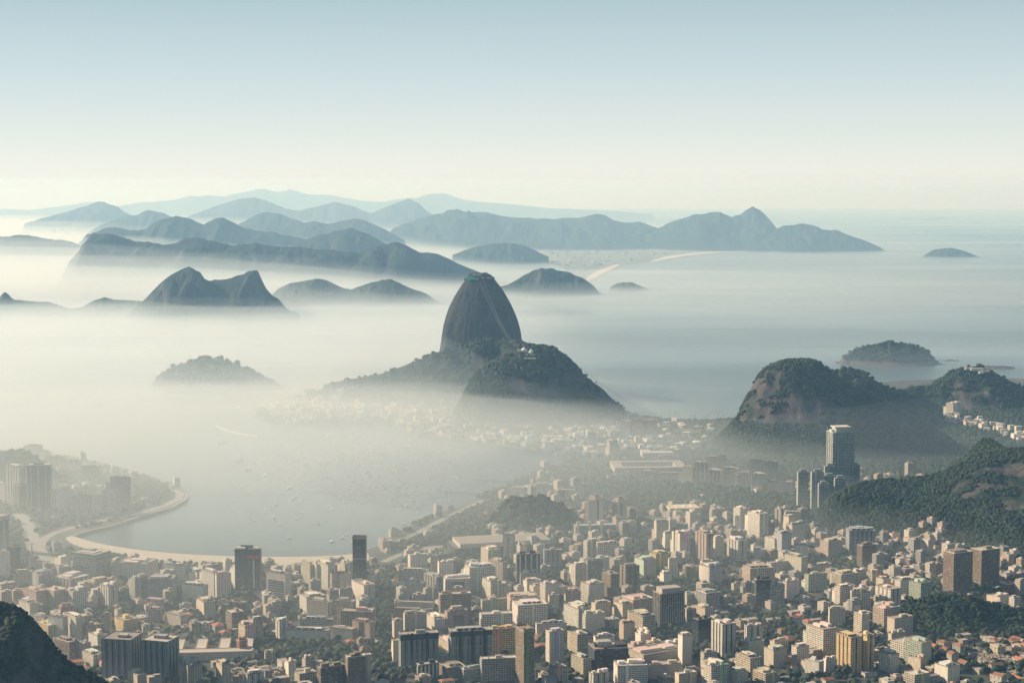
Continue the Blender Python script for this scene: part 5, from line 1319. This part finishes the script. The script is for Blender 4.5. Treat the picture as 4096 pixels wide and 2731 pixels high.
while nb_ < 225 and guard < 5000:
    guard += 1
    u, v_ = RNG.uniform(480, 1240), RNG.uniform(985, 1255)
    x, y = gp(u * K, v_ * K, 0)
    if not inside(BAYP, np.array([x]), np.array([y]))[0]: continue
    if RNG.random() > math.exp(-((u - 860) / 230) ** 2 - ((v_ - 1080) / 110) ** 2) + .12: continue
    kd = 'sail' if RNG.random() < .55 else 'motor'
    o = bpy.data.objects.new('sailing_boat' if kd == 'sail' else 'motor_boat', BT[kd]); C.objects.link(o)
    s = RNG.uniform(.7, 1.25); o.location = (x, y, 0); o.scale = (s, s, s); o.rotation_euler = (0, 0, R(200) + RNG.normal(0, .35))
    if kd == 'sail': tag(o, 'small white sailing boat with bare mast moored in the bay', 'sailing boat', 'sailing boats moored in the bay')
    else: tag(o, 'small white motor boat with cabin moored in the bay', 'motor boat', 'motor boats moored in the bay')
    nb_ += 1
for u, v_, s, lb in ((508, 1016, 2.6, 'larger motor boat alone on open water below the end of the white wake'), (547, 1057, 3.4, 'largest motor boat moored apart on the left of the boat crowd'), (572, 1078, 2.2, 'middle-sized motor boat moored just below the largest one'), (588, 1001, 1.4, 'speeding motor boat at the head of a long white wake'), (548, 940, 3.4, 'motor boat moored in the mist off the wooded headland')):
    x, y = gp(u * K, v_ * K, 0)
    o = bpy.data.objects.new('motor_boat', BT['motor']); C.objects.link(o); o.location = (x, y, 0); o.scale = (s, s, s); o.rotation_euler = (0, 0, R(-20)); tag(o, lb, 'motor boat')
m_foam = plain('foam', (.78, .78, .76), .7, .15, .2)
wk = [gp(u * K, v_ * K, .25) for u, v_ in ((588, 1000.2), (560, 995.5), (530, 989), (505, 980), (490, 972), (484, 968), (500, 981), (528, 992), (560, 999), (588, 1002))]
tag(sheet('wake', wk, .25, m_foam, .2), kind='structure')
# marina jetties
for (u0, v0, u1, v1, lb) in ((1012, 1128, 1098, 1136, 'low dark breakwater on the water in front of the wooded shore'), (1088, 1101, 1180, 1107, 'low dark breakwater on the water near the far marina')):
    a, b = gp(u0 * K, v0 * K, 0), gp(u1 * K, v1 * K, 0)
    L = math.hypot(b[0] - a[0], b[1] - a[1]); an = math.atan2(b[1] - a[1], b[0] - a[0])
    o = bpy.data.objects.new('breakwater', BOX); C.objects.link(o); o.location = ((a[0] + b[0]) / 2, (a[1] + b[1]) / 2, -1); o.rotation_euler = (0, 0, an); o.scale = (L, 6, 2.6); o.color = (.12, .11, .1, 1)
    tag(o, lb, 'breakwater')

# ---- far towns in the mist: specks nobody could count
def specks(name, poly, n_, hmax, col, sz=(9, 22), z0=GZ):
    P = np.array(dpoly(poly, z0)); x0, y0 = P.min(0); x1, y1 = P.max(0)
    X = RNG.uniform(x0, x1, n_ * 5); Y = RNG.uniform(y0, y1, n_ * 5); k = inside(P, X, Y) & (HZ(X, Y) < 25); X, Y = X[k][:n_], Y[k][:n_]
    Zg = np.maximum(HZ(X, Y), z0) if y1 < 6500 else np.full(len(X), z0)
    S = np.stack([RNG.uniform(*sz, len(X)), RNG.uniform(*sz, len(X)), hmax * RNG.random(len(X)) ** 1.6 + 5], -1); an = RNG.uniform(0, 1.57, len(X))
    Q = cube[None] * S[:, None, :]; ca, sa = np.cos(an)[:, None], np.sin(an)[:, None]
    V = np.stack([Q[..., 0] * ca - Q[..., 1] * sa + X[:, None], Q[..., 0] * sa + Q[..., 1] * ca + Y[:, None], Q[..., 2] + Zg[:, None] - 1.5], -1).reshape(-1, 3)
    me = mesh_np(name, V, (cubeF[None] + (np.arange(len(X)) * 8)[:, None, None]).reshape(-1, 4))
    return tag(new_obj(name, me, plain(name, col, .9, .3, .02)), kind='stuff')
specks('shore_town', [(585, 946), (600, 930), (660, 920), (740, 905), (850, 925), (1000, 945), (1040, 975), (1060, 1003), (1000, 1000), (930, 982), (900, 965), (780, 966), (640, 962), (600, 955)], 260, 20, (.58, .52, .44))
specks('shore_town', [(1060, 1004), (1200, 1000), (1420, 985), (1440, 960), (1560, 972), (1640, 985), (1600, 1040), (1480, 1050), (1330, 1055), (1290, 1044), (1200, 1027)], 170, 16, (.58, .52, .44))
specks('far_town', [(1080, 598), (1100, 575), (1300, 570), (1600, 560), (1800, 560), (1780, 574), (1600, 581), (1500, 596), (1400, 607), (1350, 625), (1300, 612), (1240, 603)], 260, 12, (.34, .32, .29), (18, 40), 5)
specks('gravestones', [(2235, 1492), (2300, 1500), (2400, 1490), (2400, 1600), (2330, 1590), (2262, 1548)], 1500, 2.5, (.36, .30, .24), (1.5, 4))
specks('beach_town', [(2128, 955), (2170, 948), (2230, 965), (2300, 985), (2352, 1000), (2400, 1020), (2400, 1040), (2340, 1020), (2260, 990), (2180, 975)], 150, 20, (.50, .44, .37), (9, 18))

# ---- on the hill tops
def small(name, label, cat, x, y, z, rz=0): return emp(name, x, y, z, rz, label, cat)
x, z = at(1094 * K, 636 * K, 5880)
r = small('summit_station', 'grey cable car station with teal scaffolding on top of the granite peak', 'cable car station', x, 5868, z - 6)
kid(r, 'terminal', BOX, (4, 6, 2), (26, 16, 12), (.25, .25, .24)); kid(r, 'roof', BOX, (4, 6, 14), (32, 20, 1.6), (.5, .48, .44)); kid(r, 'platform', BOX, (30, 2, 0), (36, 16, 6), (.3, .29, .27))
for k, (a, b, c_, w_) in enumerate(((-26, -4, -6, 16), (-14, -8, -2, 18), (2, -10, -5, 12))): kid(r, 'scaffold_sheet', BOX, (a, b, c_), (w_, 8, 8), (.05, .42, .30))
xu, zu = at(1212 * K, 806 * K, 5130)
r = small('hilltop_station', 'white cable car station with tent roofs on top of the wooded hill', 'cable car station', xu, 5120, zu - 4)
kid(r, 'terminal', BOX, (-14, 0, 0), (34, 18, 9), (.42, .4, .36)); kid(r, 'deck', BOX, (14, -16, -6), (40, 14, 4), (.5, .46, .38))
bm = bmesh.new(); bmesh.ops.create_cone(bm, cap_ends=True, segments=10, radius1=.5, radius2=.05, depth=1, matrix=Matrix.Translation((0, 0, .5))); TENT = bpy.data.meshes.new('tent'); bm.to_mesh(TENT); bm.free(); TENT.materials.append(FM['blank'])
kid(r, 'tent_roof', TENT, (-10, -4, 8), (24, 20, 9), (.75, .7, .62)); kid(r, 'tent_roof', TENT, (10, -12, 1), (22, 18, 12), (.75, .7, .62)); kid(r, 'blue_shed', BOX, (62, -2, -12), (40, 14, 8), (.10, .2, .22)); kid(r, 'landing_pad', BOX, (6, -34, -14), (34, 14, 2), (.55, .5, .36))
xf, zf = at(2242 * K, 846 * K, 5480)
r = small('hilltop_fort', 'pale stone fort on top of the right hand coastal hill', 'fort', xf, 5470, zf - 6)
for a, b, c_, w_, d_, h_ in ((0, 0, 0, 40, 14, 8), (-22, 10, 2, 26, 10, 7), (24, -8, -4, 26, 12, 7), (8, -16, -7, 14, 22, 6)): kid(r, 'rampart', BOX, (a, b, c_), (w_, d_, h_), (.58, .52, .44))
# cables
m_cable = plain('steel cable', (.16, .155, .15), .5, .1, 1)
def cable(a, b, sag, off, label, rad=.42):
    n_ = 40; V = []; F = []
    A, B_ = np.array(a), np.array(b); d = (B_ - A)[:2]; d /= np.linalg.norm(d); sd_ = np.array([-d[1], d[0], 0])
    for k in range(n_ + 1):
        t = k / n_; c_ = A + (B_ - A) * t + sd_ * off; c_[2] -= sag * 4 * t * (1 - t)
        for q in range(5):
            an = 2 * math.pi * q / 5; V.append(c_ + sd_ * rad * math.cos(an) + np.array([0, 0, rad * math.sin(an)]))
    for k in range(n_):
        for q in range(5): F.append((k * 5 + q, k * 5 + (q + 1) % 5, (k + 1) * 5 + (q + 1) % 5, (k + 1) * 5 + q))
    me = mesh_np('cable', np.array(V), np.array(F), True)
    return tag(new_obj('cable', me, m_cable), label, 'cable', 'cableway ropes')
top = (at(1103 * K, 634 * K, 5860)[0], 5860, at(1103 * K, 634 * K, 5860)[1]); mid = (xu - 22, 5132, zu + 6)
for off, sg_, lb in ((-9, 26, 'upper cableway rope running down the granite peak, slack outer strand'), (-5, 34, 'upper cableway rope down the granite peak, second strand'), (5, 40, 'upper cableway rope down the granite peak, third strand'), (9, 46, 'upper cableway rope down the granite peak, lowest strand')):
    cable(top, mid, sg_, off, lb, .22)
xg, yg = gp(1548 * K, 972 * K, 14)
low = (xg, yg, 16.0); m2 = (at(1330 * K, 836 * K, 5150)[0] - 20, 5150, at(1330 * K, 836 * K, 5150)[1] + 12)
for off, sg_, lb in ((-5, 18, 'lower cableway rope from the wooded hill to the low station, upper strand'), (5, 26, 'lower cableway rope from the wooded hill to the low station, lower strand')): cable(m2, low, sg_, off, lb, .22)
def gondola(p, lb):
    r = small('cable_car', lb, 'cable car', *p)
    kid(r, 'cabin', BOX, (0, 0, -7), (6, 3.6, 3.2), (.12, .13, .14)); kid(r, 'hanger', BOX, (0, 0, -3.8), (.5, .5, 3.8), (.3, .3, .3))
p = np.array(m2) * .76 + np.array(low) * .24; gondola((p[0], p[1], p[2] - 16), 'small dark cable car hanging from the lower ropes over the sea')
p = np.array(top) * .12 + np.array(mid) * .88; gondola((p[0], p[1], p[2] - 14), 'small dark cable car near the bottom of the upper ropes')

# ---- labels for whatever has none yet
MARKS = [b for b in BUILT if b['short']]
ORD = ['nearest', 'second nearest', 'third nearest', 'fourth nearest', 'fifth nearest', 'sixth nearest', 'seventh nearest', 'eighth nearest', 'ninth nearest', 'tenth nearest', 'eleventh nearest', 'twelfth nearest'] + ['%dth nearest' % k for k in range(13, 200)]
def short16(a, b): return a if len(a.split()) <= 16 else b
def describe(items, text):
    cells = {}
    for b in items:
        m_ = min(MARKS, key=lambda q: (q['px'][0] - b['px'][0]) ** 2 + ((q['px'][1] - b['px'][1]) * 1.6) ** 2)
        dx, dy = b['px'][0] - m_['px'][0], b['px'][1] - m_['px'][1]
        side = ('right of' if dx > 0 else 'left of') if abs(dx) > abs(dy) * 1.2 else ('below' if dy > 0 else 'above')
        cells.setdefault((m_['short'], side), []).append((dx * dx + dy * dy, b))
    for (sh, side), lst in cells.items():
        lst.sort(key=lambda q: q[0])
        for k, (_, b) in enumerate(lst): b['o']['label'] = text(b, ORD[k], side, sh)
describe([b for b in BUILT if not b['label']], lambda b, o_, s, sh: short16(f"{b['col']} block with {FEAT[b['style']][b['floors'] % 3]}, {o_} block {s} {sh}", f"{b['col']} block, {o_} block {s} {sh}"))
describe(HOUSES, lambda b, o_, s, sh: short16(f"low house with {b['roof']} roof, {o_} house {s} {sh}", f"{b['roof']} house, {o_} {s} {sh}"))
for t_ in TREES:
    m_ = min(MARKS, key=lambda q: (q['px'][0] - t_['px'][0]) ** 2 + (q['px'][1] - t_['px'][1]) ** 2)
    t_['o']['label'] = 'round green tree in the greenery around the ' + m_['short']; t_['o']['group'] = 'trees around the ' + m_['short']

# ---- palms on the low spit by the far beach
bm = bmesh.new()
for k in range(9):
    a = 2 * math.pi * k / 9; c_, s_ = math.cos(a), math.sin(a)
    q = [bm.verts.new(t) for t in ((0, 0, 0), (2.2 * c_ - .5 * s_, 2.2 * s_ + .5 * c_, .9), (4.4 * c_, 4.4 * s_, -.8), (2.2 * c_ + .5 * s_, 2.2 * s_ - .5 * c_, .9))]
    bm.faces.new(q)
bmesh.ops.remove_doubles(bm, verts=bm.verts[:], dist=.01)
PALM = bpy.data.meshes.new('crown'); bm.to_mesh(PALM); bm.free(); PALM.materials.append(M_leaf)
for k, (u, v_) in enumerate(((1455, 962), (1463, 964), (1478, 966), (1492, 966), (1505, 967), (1520, 968), (1538, 969), (1552, 969), (1588, 970), (1596, 971), (1618, 971), (1626, 970), (1650, 970), (1662, 969))):
    x, y = gp(u * K, v_ * K, GZ); hgt = 17 + (k * 7 % 5) * 2
    r = emp('palm_tree', x, y, GZ - .3, k, 'tall palm tree on the low spit between the wooded hill and the rocky hill', 'palm', 'palms on the spit')
    kid(r, 'trunk', TRK, (0, 0, 0), (.8, .8, hgt), (.1, .1, .1)); kid(r, 'crown', PALM, (0, 0, hgt), (1.1, 1.1, 1.1), (.1, .1, .1))
